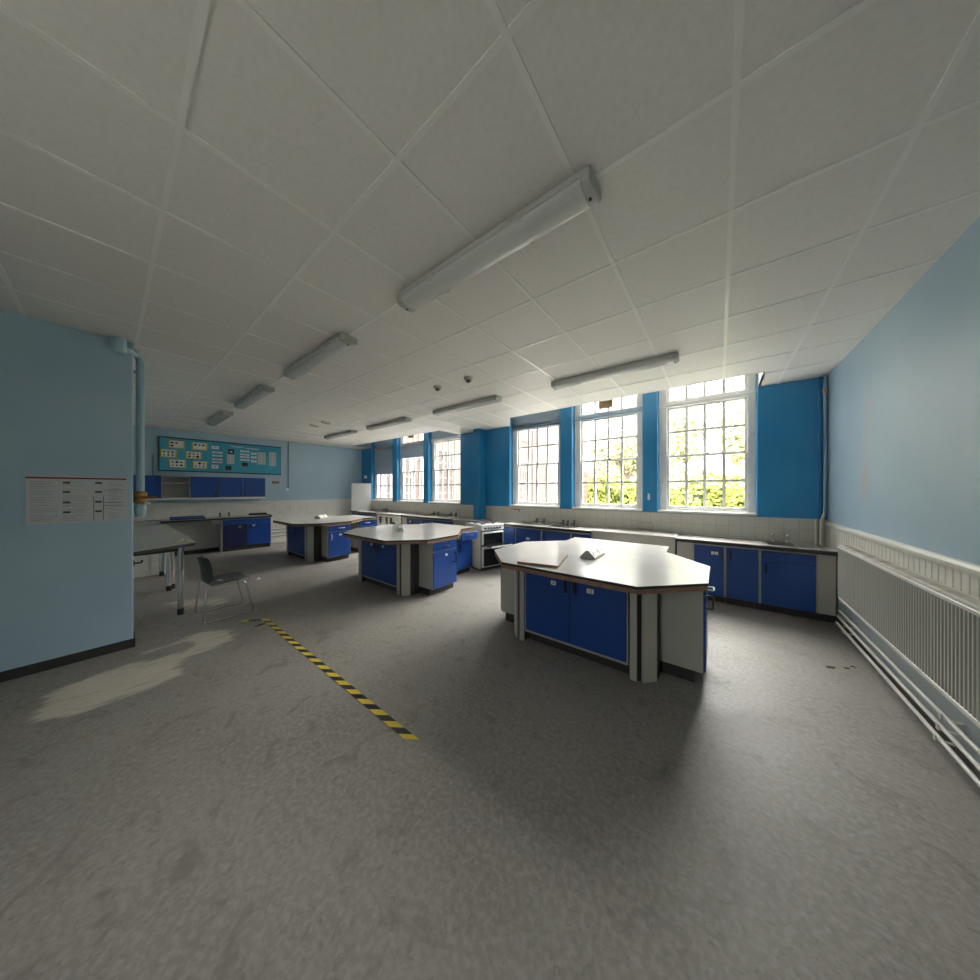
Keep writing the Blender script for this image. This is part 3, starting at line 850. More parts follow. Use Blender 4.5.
MB().box(.03, W-.02, -.30, -.29, .495, .527).build('door_edge', M['enamel'], fd)
ld = MB().box(.012, W-.012, .004, .03, .065, .475).build('lower_oven_door', M['enamel'], t, .003)
MB().box(.055, W-.03, -.002, .004, .085, .425).build('oven_window', M['glassblack'], ld)
MB().tube([(.06, .008, .448), (.06, -.035, .452), (W-.05, -.035, .452), (W-.05, .008, .448)], .013, 0, 8).build('handle', M['enamel'], ld)

# ------------------------------------------------------------------ radiator and heating pipes on the right wall
t = thing('radiator', 'long cream ribbed panel radiator on the right wall below the dado rail', 'radiator', (XR, 3.66, .43))
L0, L1 = -1.10, 1.10
prof = []
y = L0
xf = -.12
while y < L1-.001:
    prof += [(xf+.006, y), (xf, y+.008), (xf, y+.020), (xf+.006, y+.028)]
    y += .0335
prof.append((xf+.006, L1)); prof += [(xf+.02, L1), (xf+.02, L0)]
MB().prism(prof, .03, .54).build('ribbed_panel', M['rad'], t)
MB().box(xf-.002, xf+.022, L0, L1, .0, .03).box(xf-.002, xf+.022, L0, L1, .54, .565).build('panel_rail', M['moulding'], t, .004)
MB().box(-.045, -.03, L0, L1, .02, .55).build('rear_panel', M['rad'], t)
tg = MB().box(xf+.002, -.02, L0, L1, .566, .578)
y = L0+.01
while y < L1-.02:
    tg.box(xf+.03, -.035, y, y+.006, .578, .581); y += .018
tg.build('top_grille', M['radtop'], t)
MB().box(xf, -.02, L1, L1+.008, .0, .57).box(xf, -.02, L0-.008, L0, .0, .57).build('end_panel', M['rad'], t)
MB().box(-.03, -.013, .75, .79, .1, .5).box(-.03, -.013, -.79, -.75, .1, .5).build('wall_bracket', M['plinth'], t)
for k, (z, x, lab) in enumerate(((.262, 1.045, 'upper'), (.195, 1.035, 'middle'), (.128, 1.025, 'lowest'))):
    p = thing('heating_pipe', '%s of the three cream heating pipes along the right wall under the radiator' % lab, 'pipe', (x, 3.4, z), 0, 'heating pipes on the right wall')
    MB().tube([(0, 1.52, 0), (0, 1.0, 0), (0, -5.3, 0)], .0115, 0, 10).build('pipe_run', M['pipe_cream'], p)
    for y in (1.25, -.4, -2.2):
        MB().box(-.004, 1.116-x, y-.012, y+.012, -.018, -.012).box(-.018, -.012, y-.012, y+.012, -.018, .016).build('pipe_clip', M['pipe_cream'], p)
# vertical pipe in the right-hand corner
t = thing('corner_pipe', 'pale vertical heating pipe with a collar running down the right-hand window corner', 'pipe', (1.085, 5.69, .87))
MB().tube([(0, 0, 2.21), (0, 0, .50), (-.004, 0, .42)], .014, 0, 10).build('pipe_run', M['pipe'], t)
MB().tube([(-.004, 0, .42), (-.03, -.005, .33), (-.035, -.01, .26), (-.035, -.01, .002)], .0145, 0, 10).build('lower_bend', M['pipe_cream'], t)
MB().cyl((0, 0, 1.98), (0, 0, 2.03), .024, 0, 12).box(-.006, .034, .0, .058, 1.99, 2.02).build('collar', M['brown'], t)
o = MB().cyl((0, 0, 0), (0, 0, .33), .013, 0, 10).build('riser_pipe', M['pipe_cream'], loc=(1.01, 5.715, .872))
tag(o, 'thin short cream pipe against the corner tiles behind the right sink', 'pipe')

# ------------------------------------------------------------------ ceiling fittings
def fitting_proto():
    t = bpy.data.objects.new('ceiling_light', None); COL.objects.link(t)
    L = .74
    MB().prism([(-.078, 0), (-.084, -.012), (-.080, -.034), (.080, -.034), (.084, -.012), (.078, 0)], -L+.03, L-.03, axis='x').build('light_body', M['lightbody'], t)
    arc = [(-.078, -.034)] + [(-.078*math.cos(a*PI/10), -.035-.045*math.sin(a*PI/10)**.6) for a in range(1, 10)] + [(.078, -.034)]
    MB().prism(arc, -L+.05, L-.05, axis='x').build('diffuser', M['diff'], t, .003)
    for s in (-1, 1):
        e = MB().prism([(y*1.06, z*1.04) for y, z in [(-.078, 0)] + arc + [(.078, 0)]], min(s*(L-.055), s*L), max(s*(L-.055), s*L), axis='x').build('end_cap', M['lightcap'], t, .008)
        MB().lathe([(.008, 0), (.008, .006)], (s*(L-.03), 0, -.090), 8).build('screw', M['iron'], e)
    for x in (-.35, .35):
        [MB().box(x-.015, x+.015, min(q*.088, q*.079), max(q*.088, q*.079), -.055, -.025).build('clip', M['steel'], t) for q in (-1, 1)]
    return t
LAB = ['nearest fluorescent light of the row away from the windows, above the viewer', 'second fluorescent light from the viewer in the row away from the windows',
       'third fluorescent light in the row away from the windows, small in view', 'farthest fluorescent light in the row above the display board',
       'nearest and longest-looking fluorescent light in the row beside the big windows', 'second fluorescent light in the window-side row, near the two smoke detectors',
       'third fluorescent light in the window-side row', 'farthest fluorescent light in the window-side row, near the far wall']
LP = [(-1.20, 1.42), (-3.54, 1.42), (-5.82, 1.40), (-8.05, 1.39), (-1.09, 3.81), (-3.50, 3.80), (-5.78, 3.78), (-7.90, 3.74)]
pr = fitting_proto()
for i, ((x, y), lb) in enumerate(zip(LP, LAB)):
    o = pr if i == 0 else dup(pr)
    o.location = (x, y, CZ-.006)
    tag(o, lb, 'ceiling light', 'fluorescent ceiling lights')
# smoke detectors
def detector_proto():
    t = bpy.data.objects.new('smoke_detector', None); COL.objects.link(t)
    MB().lathe([(.058, 0), (.058, -.022), (.05, -.03)], (0,0,0), 18).build('base', M['sensor'], t)
    MB().lathe([(.034, -.03), (.034, -.048), (.030, -.058), (.012, -.066)], (0,0,0), 16).build('sensor_head', M['tapdark'], t)
    return t
pr = detector_proto()
for i, (x, y, lb) in enumerate(((-3.2, 2.90, 'left smoke detector of the pair nearer the viewer on the ceiling'), (-2.63, 2.93, 'right smoke detector of the pair nearer the viewer on the ceiling'))):
    o = pr if i == 0 else dup(pr)
    o.location = (x, y, CZ-.002)
    tag(o, lb, 'smoke detector', 'ceiling smoke detectors')
for i, (x, y, lb) in enumerate(((-7.34, 2.90, 'left small dark ceiling slot vent above the farthest island'), (-6.82, 2.93, 'right small dark ceiling slot vent above the farthest island'))):
    mb = MB().box(-.10, .10, -.035, .035, -.03, 0)
    o = mb.build('slot_vent', M['sensor'], None, .003, loc=(x, y, CZ-.001), rz=R(115))
    MB().box(-.08, .08, -.018, .018, -.032, -.030).build('vent_slot', M['iron'], o)
    tag(o, lb, 'vent', 'ceiling slot vents')

# ------------------------------------------------------------------ far wall fittings
t = thing('display_board', 'long turquoise display board with navy frame high on the far wall', 'board', fw(1.68, .002, 2.47), FRZ)
MB().box(-1.215, 1.235, -.028, 0, -.395, .395).build('backing', M['boardblue'], t)
MB().box(-1.235, 1.255, -.04, 0, .395, .42).box(-1.235, 1.255, -.04, 0, -.42, -.395).box(-1.235, -1.215, -.036, 0, -.395, .395).box(1.235, 1.243, -.034, 0, -.395, .395).build('board_frame', M['navy'], t)
BO = 1.68
def pinned(name, label, cat, s0, s1, z0, z1, kind, group):
    t = thing(name, label, cat, fw((s0+s1)/2, .031, (z0+z1)/2), FRZ, group)
    w, h = (s1-s0)/2, (z1-z0)/2
    rnd = random.Random(int(s0*1000)+int(z0*100))
    if kind == 'card':
        MB().box(-w, w, -.004, 0, -h, h).build('yellow_mount', M['yellow'], t)
        MB().box(-w*.82, w*.80, -.0055, -.004, -h*.80, h*.86).build('white_sheet', M['paper'], t)
        mb = MB()
        for i in range(3):
            for j in range(2):
                if rnd.random() < (.85 if z0 < 2.6 else .25):
                    x = (-.55+i*.5)*w; z = (.35-j*.75)*h; r = .018+rnd.random()*.016
                    mb.prism([(x+r*math.cos(a*PI/4)*(.8+.4*rnd.random()), z+r*math.sin(a*PI/4)*(.7+.4*rnd.random())) for a in range(8)], -.007, -.0055, axis='y')
        if mb.v: mb.build('small_pictures', M['ink'], t)
    elif kind == 'sheet':
        MB().box(-w, w, -.003, 0, -h, h).build('sheet', M['paper_dull'], t)
        mb = MB(); z = h*.85
        while z > -h*.9:
            for c0 in ((-w*.85, -w*.08), (w*.08, w*.85)):
                mb.box(c0[0], c0[0]+(c0[1]-c0[0])*(.6+.4*rnd.random()), -.004, -.003, z-.006, z)
            z -= .02
        mb.build('print_lines', M['greyink'], t)
    elif kind == 'dark':
        MB().box(-w, w, -.003, 0, -h, h).build('photo', M['ink'], t)
        MB().box(-w*.45, w*.45, -.004, -.003, -h*.35, h*.2).build('pale_patch', M['paper' if z0 > 2.5 else 'redink'], t)
    elif kind == 'lilac':
        MB().box(-w, w, -.003, 0, -h, h).build('heading_strip', M['pinkpaper'], t)
    else:
        MB().box(-w, w, -.003, 0, -h, h).build('slip', M['paper'], t)
        MB().box(-w*.5, w*.5, -.004, -.003, -h*.3, h*.3).build('print_lines', M['greyink'], t)
pos = ['top left', 'top right', 'middle left', 'middle right', 'bottom left', 'bottom right']
for p, r in zip(pos, [(.608,.894,2.622,2.818),(1.014,1.312,2.62,2.817),(.474,.758,2.387,2.586),(.906,1.204,2.386,2.57),(.614,.913,2.139,2.348),(1.021,1.312,2.142,2.336)]):
    pinned('yellow_card', '%s of the six yellow-edged picture cards on the display board' % p, 'card', *r, 'card', 'yellow cards on the display board')
pinned('paper_label', 'square white label at the top of the strip column beside the yellow cards', 'paper', 1.387, 1.528, 2.68, 2.759, 'slip', 'display board papers')
pinned('paper_label', 'square white label at the bottom of the strip column beside the yellow cards', 'paper', 1.387, 1.52, 2.163, 2.259, 'slip', 'display board papers')
for k, w_ in enumerate(('uppermost', 'second', 'third', 'lowest')):
    z = (2.572, 2.486, 2.389, 2.312)[k]
    pinned('paper_strip', '%s of the four white strips beside the yellow cards' % w_, 'paper', 1.394, 1.606, z, z+.038, 'slip', 'display board papers')
pinned('dark_photo', 'dark square picture above a grey sheet in the middle of the display board', 'picture', 1.72, 1.839, 2.574, 2.709, 'dark', 'display board pictures')
pinned('text_sheet', 'grey text sheet below the dark square picture mid display board', 'paper', 1.696, 1.845, 2.309, 2.561, 'sheet', 'display board papers')
pinned('dark_photo', 'dark red-toned picture at the bottom middle of the display board', 'picture', 1.664, 1.785, 2.138, 2.248, 'dark', 'display board pictures')
pinned('dark_photo', 'dark picture under the centre column of white strips on the display board', 'picture', 2.011, 2.137, 2.258, 2.36, 'dark', 'display board pictures')
pinned('heading_strip', 'pale lilac heading strip at the top right of the display board', 'paper', 2.097, 2.397, 2.75, 2.784, 'lilac', 'display board papers')
pinned('heading_strip', 'faint heading strip at the top centre of the display board', 'paper', 1.775, 2.042, 2.774, 2.803, 'lilac', 'display board papers')
for k, w_ in enumerate(('uppermost', 'second', 'third', 'lowest')):
    z = (2.66, 2.569, 2.498, 2.417)[k]
    pinned('paper_strip', '%s of the four white strips right of centre on the display board' % w_, 'paper', 1.972, 2.177, z, z+.038, 'slip', 'display board papers')
for k, w_ in enumerate(('upper', 'middle', 'lower')):
    z = (2.60, 2.497, 2.383)[k]
    pinned('paper_tag', '%s of three bright white tags left of the grey text sheets' % w_, 'paper', 2.209, 2.339, z, z+.06, 'slip', 'display board papers')
pinned('text_sheet', 'wide grey text sheet, second from the right end of the display board', 'paper', 2.364, 2.553, 2.336, 2.685, 'sheet', 'display board papers')
pinned('text_sheet', 'grey text sheet at the right end of the display board', 'paper', 2.636, 2.804, 2.309, 2.711, 'sheet', 'display board papers')

# wall cupboards
def wallcab(label, s0, s1, nd, solid=True):
    t = thing('wall_cupboard', label, 'cupboard', fw(s0, .30, 1.39), FRZ, 'wall cupboards on the far wall')
    w = s1-s0
    if solid:
        MB().box(0, w, 0, .29, 0, .54).build('carcass', M['panel'], t)
        for k in range(nd):
            a, b = w*k/nd, w*(k+1)/nd
            p = MB().box(a+.006, b-.006, -.018, -.0005, .015, .535).build('door', M['door'], t, .002)
            d_handle(p, (b-.05 if k % 2 == 0 else a+.05), -.018, .10, 'pull')
    else:
        MB().box(0, .018, 0, .29, 0, .54).box(w-.018, w, 0, .29, 0, .54).box(.018, w-.018, .27, .29, 0, .54).box(.018, w-.018, 0, .27, 0, .018).box(.018, w-.018, 0, .27, .522, .54).build('carcass', M['panel'], t)
        MB().box(.018, w-.018, .01, .27, .36, .38).build('shelf', M['panel'], t)
    return t
wallcab('blue wall cupboard at the left end of the row, behind the valve pipe', -.20, .49, 2)
wallcab('open cream shelf unit in the row of blue wall cupboards', .492, .962, 0, False)
wallcab('single-door blue wall cupboard between the open shelf and the double cupboard', .964, 1.482, 1)
wallcab('double-door blue wall cupboard at the right end of the row', 1.492, 2.485, 2)
t = thing('pelmet_shelf', 'long pale ledge board fixed under the row of wall cupboards', 'shelf', fw(-.2, .315, 1.352), FRZ)
MB().box(0, 2.69, 0, .31, 0, .034).build('ledge_board', M['white_paint'], t, .003)
o = MB().box(-.085, .085, -.055, 0, -.035, .045).build('junction_box', M['brown'], None, .006, loc=fw(2.80, .002, 1.82), rz=FRZ)
tag(o, 'small brown box on the far wall right of the wall cupboards', 'box')
o = MB().box(-.05, .05, -.045, 0, -.03, .035).build('wall_thermostat', M['whitepl'], None, .01, loc=fw(3.09, .002, 1.60), rz=FRZ)
tag(o, 'small white wall box beside the conduit on the far wall', 'box')
o = MB().box(-.012, .012, -.02, 0, 0, 1.46).build('wall_conduit', M['conduit'], None, loc=fw(3.13, .001, 1.62), rz=FRZ)
tag(o, 'thin dark vertical conduit from ceiling to white box on the far wall', 'conduit')
o = MB().box(-.011, .011, -.018, 0, 0, .52).build('wall_conduit', M['conduit'], None, loc=fw(.36, .001, 1.93), rz=FRZ)
tag(o, 'short vertical conduit beside the left end of the display board', 'conduit')
o = MB().box(-.07, .07, -.03, 0, -.05, .05).build('wall_socket', M['whitepl'], None, .006, loc=(-10.16, YW-.001, 2.06))
tag(o, 'small white box on the blue wall above the white partition', 'socket')

# base units along the far wall
hs = (.0,)
t = thing('counter_worktop', 'black-edged grey worktop with steel sink along the far wall below the wall cupboards', 'worktop', fw(.46, .0, .83), FRZ)
Lw = 2.11
us = [0, 1.02, 1.38, Lw]; vs = [-.62, -.52, -.16, -.02]
MB().grid_slab(us, vs, lambda u, v: 1.02 < u < 1.38 and -.52 < v < -.16, 0, .04, 'xy', 0, 1).build('laminate_top', [M['black'], M['tabletop']], t)
MB().box(1.7, Lw, -.045, -.02, .04, .10).box(Lw-.02, Lw, -.60, -.045, .04, .06).build('upstand', M['black'], t)
r = thing('sink', 'steel sink with two black taps on the far wall worktop', 'sink', fw(1.72, .34, .8705), FRZ)
sink('', -.30, .62, -.24, .24, (-.24, .08, -.17, .17), [(-.02, .21), (.16, .21)], 'iron', root=r)
t = thing('base_cabinet', 'sink cabinet with one darker and one blue door, right end of far wall worktop', 'cabinet', fw(1.50, .60, 0), FRZ)
MB().box(0, .022, -.01, .56, 0, .828).box(1.03, 1.05, -.01, .56, 0, .828).box(.022, 1.03, .01, .56, .11, .828).build('carcass', M['panel'], t, .002)
MB().box(.03, 1.05, .03, .5, 0, .11).build('plinth', M['plinth'], t)
for a, b, hx, m_, st in ((.03, .525, .42, 'door_dark', (.37, .625, 'round')), (.532, 1.04, .62, 'door', (.66, .635, 'square'))):
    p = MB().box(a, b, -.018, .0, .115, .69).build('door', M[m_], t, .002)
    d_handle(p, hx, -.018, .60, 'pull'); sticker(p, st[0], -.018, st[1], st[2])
MB().box(.03, 1.04, -.018, .0, .696, .815).build('false_drawer', M['door'], t, .002)
# panel closing the knee space
t = thing('filler_panel', 'grey back panel of the open knee space under the far wall worktop', 'panel', fw(.98, .30, 0), FRZ)
MB().box(-.5, .515, 0, .02, .10, .828).build('panel_face', M['panel'], t)
MB().box(-.5, .515, -.02, .02, 0, .10).build('plinth', M['plinth'], t)
o = MB().box(-.30, .30, -.20, .0, 0, .045).box(-.30, .30, .0, .008, .0, .075).build('blue_tray', M['tray'], None, .006, loc=fw(.92, .30, .8705), rz=FRZ)
tag(o, 'flat dark blue tray lying on the far wall worktop left of the sink', 'tray')
t = thing('counter_worktop', 'grey worktop end behind the pillar at the far left corner', 'worktop', fw(-.22, 0, .83), FRZ)
MB().box(0, .675, -.60, -.02, 0, .04, 0, 0).build('laminate_top', M['tabletop'], t)
MB().box(0, .675, -.58, -.56, -.73, 0).build('front_panel', M['panel'], t)
# pipes low on the far wall
for k, (z, w_) in enumerate(((.42, 'upper'), (.33, 'middle'), (.22, 'lower'))):
    q = fw(4.0, .05, z)
    o = MB().tube([(-1.33, 0, 0), (1.3, 0, 0)], .016, 0, 8).build('heating_pipe', M['pipe_cream'], None, loc=q, rz=FRZ)
    tag(o, '%s of three cream pipes low on the far wall behind the farthest island' % w_, 'pipe', 'pipes low on the far wall')

# ------------------------------------------------------------------ nib wall things
t = thing('wall_notice', 'white notice sheet with dark red header strip on the left pillar', 'notice', (-4.698, -.10, 1.50), 0)
MB().box(0, .003, -.33, .225, -.21, .215).build('notice_sheet', M['paper_dull'], t)
MB().box(.003, .005, -.33, .215, .19, .205).build('header_strip', M['redink'], t)
rn = random.Random(3)
for c0, c1 in ((-.31, -.17), (-.15, -.01), (.105, .20)):
    mb = MB(); z = .165
    while z > -.195:
        if rn.random() < .8: mb.box(.003, .0038, c0, c0+(c1-c0)*(.5+.5*rn.random()), z-.004, z)
        z -= .014
    mb.build('print_lines', M['greyink'], t)
mb = MB()
for z in (.16, .075, -.02, -.11):
    for y in (-.33+.20, .045): mb.box(.003, .0042, y-.018, y+.022, z-.012, z+.006)
for y in (.02, .075): mb.box(.003, .004, y-.002, y+.002, -.20, .03)
for z in (.09, -.03, -.06): mb.box(.003, .004, .075, .20, z-.002, z+.002)
mb.build('print_boxes', M['rust'], t)

t = thing('gas_pipe', 'pale blue vertical gas pipe with brass valve on the edge of the left pillar', 'pipe', (-4.85, .212, 1.31))
MB().tube([(0, 0, 0), (0, 0, 1.63), (.005, -.01, 1.675), (.03, -.03, 1.70), (.075, -.045, 1.705)], .031, 0, 14).build('pipe_run', M['pipe'], t)
MB().lathe([(.038, 0), (.038, .02), (.046, .05), (.046, .12), (.036, .135), (.034, .14)], (0,0,0), 14).build('pipe_socket', M['pipe'], t)
v = MB().lathe([(.034, .14), (.052, .15), (.052, .175), (.045, .19), (.045, .21), (.054, .225), (.054, .25), (.034, .265)], (0,0,0), 10).build('valve_body', M['brass'], t)
MB().tube([(.0, -.03, .20), (.05, .03, .20), (.05, .115, .202)], [.012, .012, .009], 0, 8).tube([(0, -.02, .20), (-.0, -.06, .20), (.03, -.075, .20)], [.012, .010, .009], 0, 8).build('valve_lever', M['orange'], v)
MB().tube([(.03, .03, .15), (.055, .06, .137)], .010, 0, 8).build('bleed_screw', M['whitepl'], t)
for z in (.185+.0, 1.52):
    MB().box(-.008, .008, -.052, .0, z-.012, z+.012).build('pipe_bracket', M['conduit'], t)
t = thing('pipe_stub', 'short blue pipe stub hanging from the ceiling at the top of the left pillar', 'pipe', (-4.66, .0, 2.985))
MB().lathe([(.045, -.045), (.05, -.04), (.05, .095)], (0, .07, 0), 14).build('pipe_run', M['pipe'], t)
MB().tube([(-.0, .10, -.0), (-.04, .15, -.002), (-.10, .17, -.004)], .024, 0, 10).build('pipe_union', M['pipe'], t)
t = thing('wall_hook', 'black hook sticking out past the left pillar just below the table edge', 'hook', (-4.83, .172, .826))
MB().box(-.01, .01, -.012, .0, -.03, .03).tube([(0, 0, 0), (0, .036, -.004), (.0, .05, .003), (.0, .053, .022)], .009, 0, 8).build('hook_arm', M['iron'], t)
# marks left on the tiles
o = MB().tube([(-.115, 0, -.06), (.10, 0, -.06), (.115, 0, -.045), (.115, 0, .035), (.09, 0, .06), (-.09, 0, .06), (-.115, 0, .035), (-.115, 0, -.06)], .004, 0, 6).build('adhesive_mark', M['brown'], loc=(-1.02, YW-.009, .965))
tag(o, 'tan rounded outline left on the tiles above the plain white worktop', 'mark')
o = MB().prism([(-.14, .012), (-.13, -.012), (-.05, -.006), (-.03, -.03), (.0, -.02), (.06, -.012), (.08, -.055), (.11, -.05), (.12, .0), (.14, .012)], -.0095, -.007, axis='y').build('rust_mark', M['brown'], loc=(-3.70, YW, 1.150))
tag(o, 'brown rusty mark on the tiles below the third window sill, right of the cooker', 'mark')
# white hook on the blue pier
t = thing('window_hook', 'small white hook on the blue pier between the two nearest windows', 'hook', (-.965, YW-.001, 1.47))
MB().box(-.018, .018, -.008, 0, -.05, .06).tube([(0, -.008, .04), (0, -.03, .03), (0, -.035, -.02), (0, -.012, -.03)], .006, 0, 6).build('hook_plate', M['whitepl'], t)

# ------------------------------------------------------------------ lab tables and chair
def lab_table(label, poly, legs, loc):
    t = thing('lab_table', label, 'table', loc, 0, 'grey lab tables')
    MB().prism(poly, .862, .90, 0, 1).build('tabletop', [M['black'], M['tabletop']], t, .002)
    fr = MB()
    ex = [q[0] for q in legs]; ey = [q[1] for q in legs]
    fr.box(min(ex), max(ex), min(ey)-.012, min(ey)+.012, .81, .862).box(min(ex), max(ex), max(ey)-.012, max(ey)+.012, .81, .862).box(min(ex)-.012, min(ex)+.012, min(ey), max(ey), .81, .862).box(max(ex)-.012, max(ex)+.012, min(ey), max(ey), .81, .862)
    fr.build('under_frame', M['black'], t)
    for x, y in legs:
        lg = MB().tube([(x, y, .04), (x, y, .862)], .030, 0, 14).build('leg', M['chrome'], t)
        MB().lathe([(.033, 0), (.033, .075), (.031, .08)], (x, y, 0), 14).build('foot_sleeve', M['black'], lg)
    return t
lab_table('grey lab table with angled near end and chrome legs beside the left pillar', [(1.36, -.66), (1.62, -.66), (1.72, -.52), (1.42, -.005), (1.36, .02), (-.06, .03), (-.06, -.66)], [(1.41, -.127), (-.01, -.107), (1.36, -.55), (-.01, -.55)], (-6.86, .70, 0))
lt2 = lab_table('grey lab table farther from the viewer, end to end with the angled one', [(-1.85, .02), (-1.85, -.66), (.0, -.66), (.0, .03)][::-1], [(-.06, -.06), (-1.25, -.085), (-.06, -.55), (-1.25, -.55)], (-6.93, .70, 0))
ep = MB()
for k in range(6): ep.box(-1.42, -1.405, -.64+k*.105, -.54+k*.105, .0, .862)
ep.box(-1.425, -1.42, -.645, -.005, 0, .862)
ep.build('end_panel', M['dado'], lt2)
for i, (x, y, s, lb) in enumerate(((-5.665, .55, .045, 'leftmost cream paper scrap on the grey lab table'), (-5.76, .615, .035, 'middle pale scrap of crumpled paper on the grey lab table'), (-5.62, .645, .045, 'rightmost cream scrap at the corner of the grey lab table'))):
    mb = MB(); rn = random.Random(i+5)
    n = 7
    ring = [(s*(.7+.6*rn.random())*math.cos(2*PI*k/n)*1.5, s*(.7+.6*rn.random())*math.sin(2*PI*k/n), .002+.012*rn.random()) for k in range(n)]
    mb.add([(0, 0, .028)] + ring + [(q[0]*.9, q[1]*.9, .0) for q in ring], [(0, k+1, (k+1) % n+1) for k in range(n)] + [(k+1, k+1+n, (k+1) % n+1+n, (k+1) % n+1) for k in range(n)] + [tuple(range(2*n, n, -1))])
    o = mb.build('paper_scrap', M['scrap' if i != 1 else 'paper'], loc=(x, y, .901))
    tag(o, lb, 'paper', 'scraps on the lab table')

t = thing('sled_chair', 'grey plastic chair on a chrome sled frame standing alone on the floor', 'chair', (-5.05, .925, 0))
for sx in (.235, -.235):
    pts = [(sx*.96, -.17, .435), (sx, -.205, .40), (sx*1.03, -.238, .05), (sx*1.03, -.232, .02), (sx*1.03, -.205, .011), (sx*1.03, .20, .011), (sx*1.03, .228, .02), (sx*1.03, .236, .05), (sx, .165, .39), (sx*.97, .14, .425), (sx*.95, .10, .432), (sx*.95, -.15, .432)]
    MB().tube(pts, .0105, 0, 10).build('sled_rail', M['chrome'], t)
MB().tube([(-.225, -.15, .428), (.225, -.15, .428)], .009, 0, 8).tube([(-.225, .10, .428), (.225, .10, .428)], .009, 0, 8).build('cross_bar', M['chrome'], t)
# one-piece shell: seat and back
NS, NT = 9, 18
path = [(.215, .425), (.20, .444), (.15, .450), (.05, .445), (-.08, .438), (-.16, .440), (-.20, .455), (-.215, .49), (-.218, .55), (-.222, .61), (-.230, .68), (-.246, .745), (-.262, .772)]
wd = [.20, .225, .235, .238, .238, .238, .236, .232, .226, .22, .21, .185, .12]
rows = []
for (y, z), w in zip(path, wd):
    rows.append([(w*(2*k/(NS-1)-1), y + (.075*(2*k/(NS-1)-1)**2 if z > .47 else 0), z + (.012*(2*k/(NS-1)-1)**2 if z < .47 else 0)) for k in range(NS)])
top = [p for r_ in rows for p in r_]
n = len(rows)
mb = MB().add(top, [(i*NS+k, i*NS+k+1, (i+1)*NS+k+1, (i+1)*NS+k) for i in range(n-1) for k in range(NS-1)], 0, True)
sh = mb.build('seat_shell', M['seat'], t)
md = sh.modifiers.new('thick', 'SOLIDIFY'); md.thickness = .012; md.offset = 0
md = sh.modifiers.new('sub', 'SUBSURF'); md.levels = 1; md.render_levels = 2
o = MB().box(-.03, .03, -.02, .02, 0, .004).build('paper_scrap', M['paper'], loc=(-4.97, .865, .4535), rz=R(30))
tag(o, 'small white paper scrap on the seat of the grey chair', 'paper')
o = MB().add([(-.05,-.03,0),(.05,-.035,0),(.06,.03,0),(-.04,.04,0),(-.02,0,.03),(.03,.005,.025)], [(0,1,5,4),(1,2,5),(2,3,4,5),(3,0,4),(0,3,2,1)]).build('paper_scrap', M['paper'], loc=(-6.52, 1.65, .001))
tag(o, 'small white crumpled scrap on the floor beyond the chair', 'paper')

# ------------------------------------------------------------------ floor tape and debris
def tape(x0, x1, y, w):
    mb = MB(); n = 0; step = .088; x = x0; k = 0
    sl = .04
    while x < x1-.001:
        xe = min(x+step, x1)
        v = [(x-sl, y-w, 0), (xe-sl, y-w, 0), (xe+sl, y+w, 0), (x+sl, y+w, 0)]
        v = v + [(a, b, .0022) for a, b, c in v]
        mb.add(v, [(4,5,6,7),(0,1,5,4),(1,2,6,5),(2,3,7,6),(3,0,4,7)], k % 2)
        x = xe; k += 1
    return mb
o = tape(-4.43, -1.55, 0, .028).build('hazard_tape', [M['yellow'], M['black']], loc=(0, 1.186, .0008))
mb = MB().box(-.13, .0, -.02, .02, 0, .003, 1).box(-.20, -.13, -.025, .02, 0, .006, 0)
mb.build('torn_end', [M['yellow'], M['black']], o, loc=(-4.44, -.04, .0), rz=R(48))
tag(o, 'strip of yellow and black striped hazard tape stuck along the floor', 'tape')
o = MB().add([(-.05,-.012,0),(.0,.0,.0),(.05,.02,0),(.047,.04,.006),(.0,.022,.01),(-.047,.008,.004)], [(0,1,4,5),(1,2,3,4)]).build('tape_scrap', M['black'], loc=(-4.25, 1.09, .002), rz=R(75))
tag(o, 'torn black scrap of tape on the floor beside the torn tape end', 'scrap')
for i, (x, y, r_, lb) in enumerate(((.79, 3.97, .05, 'largest dark flake on the floor near the radiator'), (.90, 4.03, .032, 'middle dark flake on the floor near the radiator'), (.95, 4.10, .026, 'smallest dark flake on the floor, closest to the radiator'))):
    rn = random.Random(i)
    r_ *= .6
    pl = [(r_*(.6+.5*rn.random())*math.cos(a*PI/4)*1.3, r_*(.4+.3*rn.random())*math.sin(a*PI/4)) for a in range(8)]
    o = MB().prism(pl, 0, .006).build('floor_flake', M['rust'], loc=(x, y, .001), rz=R(30))
    tag(o, lb, 'debris', 'dark flakes on the floor')

# ------------------------------------------------------------------ outdoors
struct(MB().add([(-60, -60, -.25), (40, -60, -.25), (40, 70, -.25), (-60, 70, -.25)], [(0,1,2,3)]).build('yard', M['lawn']))
def leaves(mb, n, sampler, size, m=0, rn=random):
    for _ in range(n):
        p, nn = sampler()
        s = size*(.6+.8*rn.random())
        a = Vector((rn.gauss(0,1), rn.gauss(0,1), rn.gauss(0,1))) + Vector(nn)*1.2
        a.normalize()
        b = a.cross(Vector((rn.gauss(0,1), rn.gauss(0,1), rn.gauss(0,1)))).normalized(); c = a.cross(b)
        p = Vector(p)
        mb.add([p-b*s, p-c*s*.5, p+b*s, p+c*s*.5], [(0,1,2,3)], m)
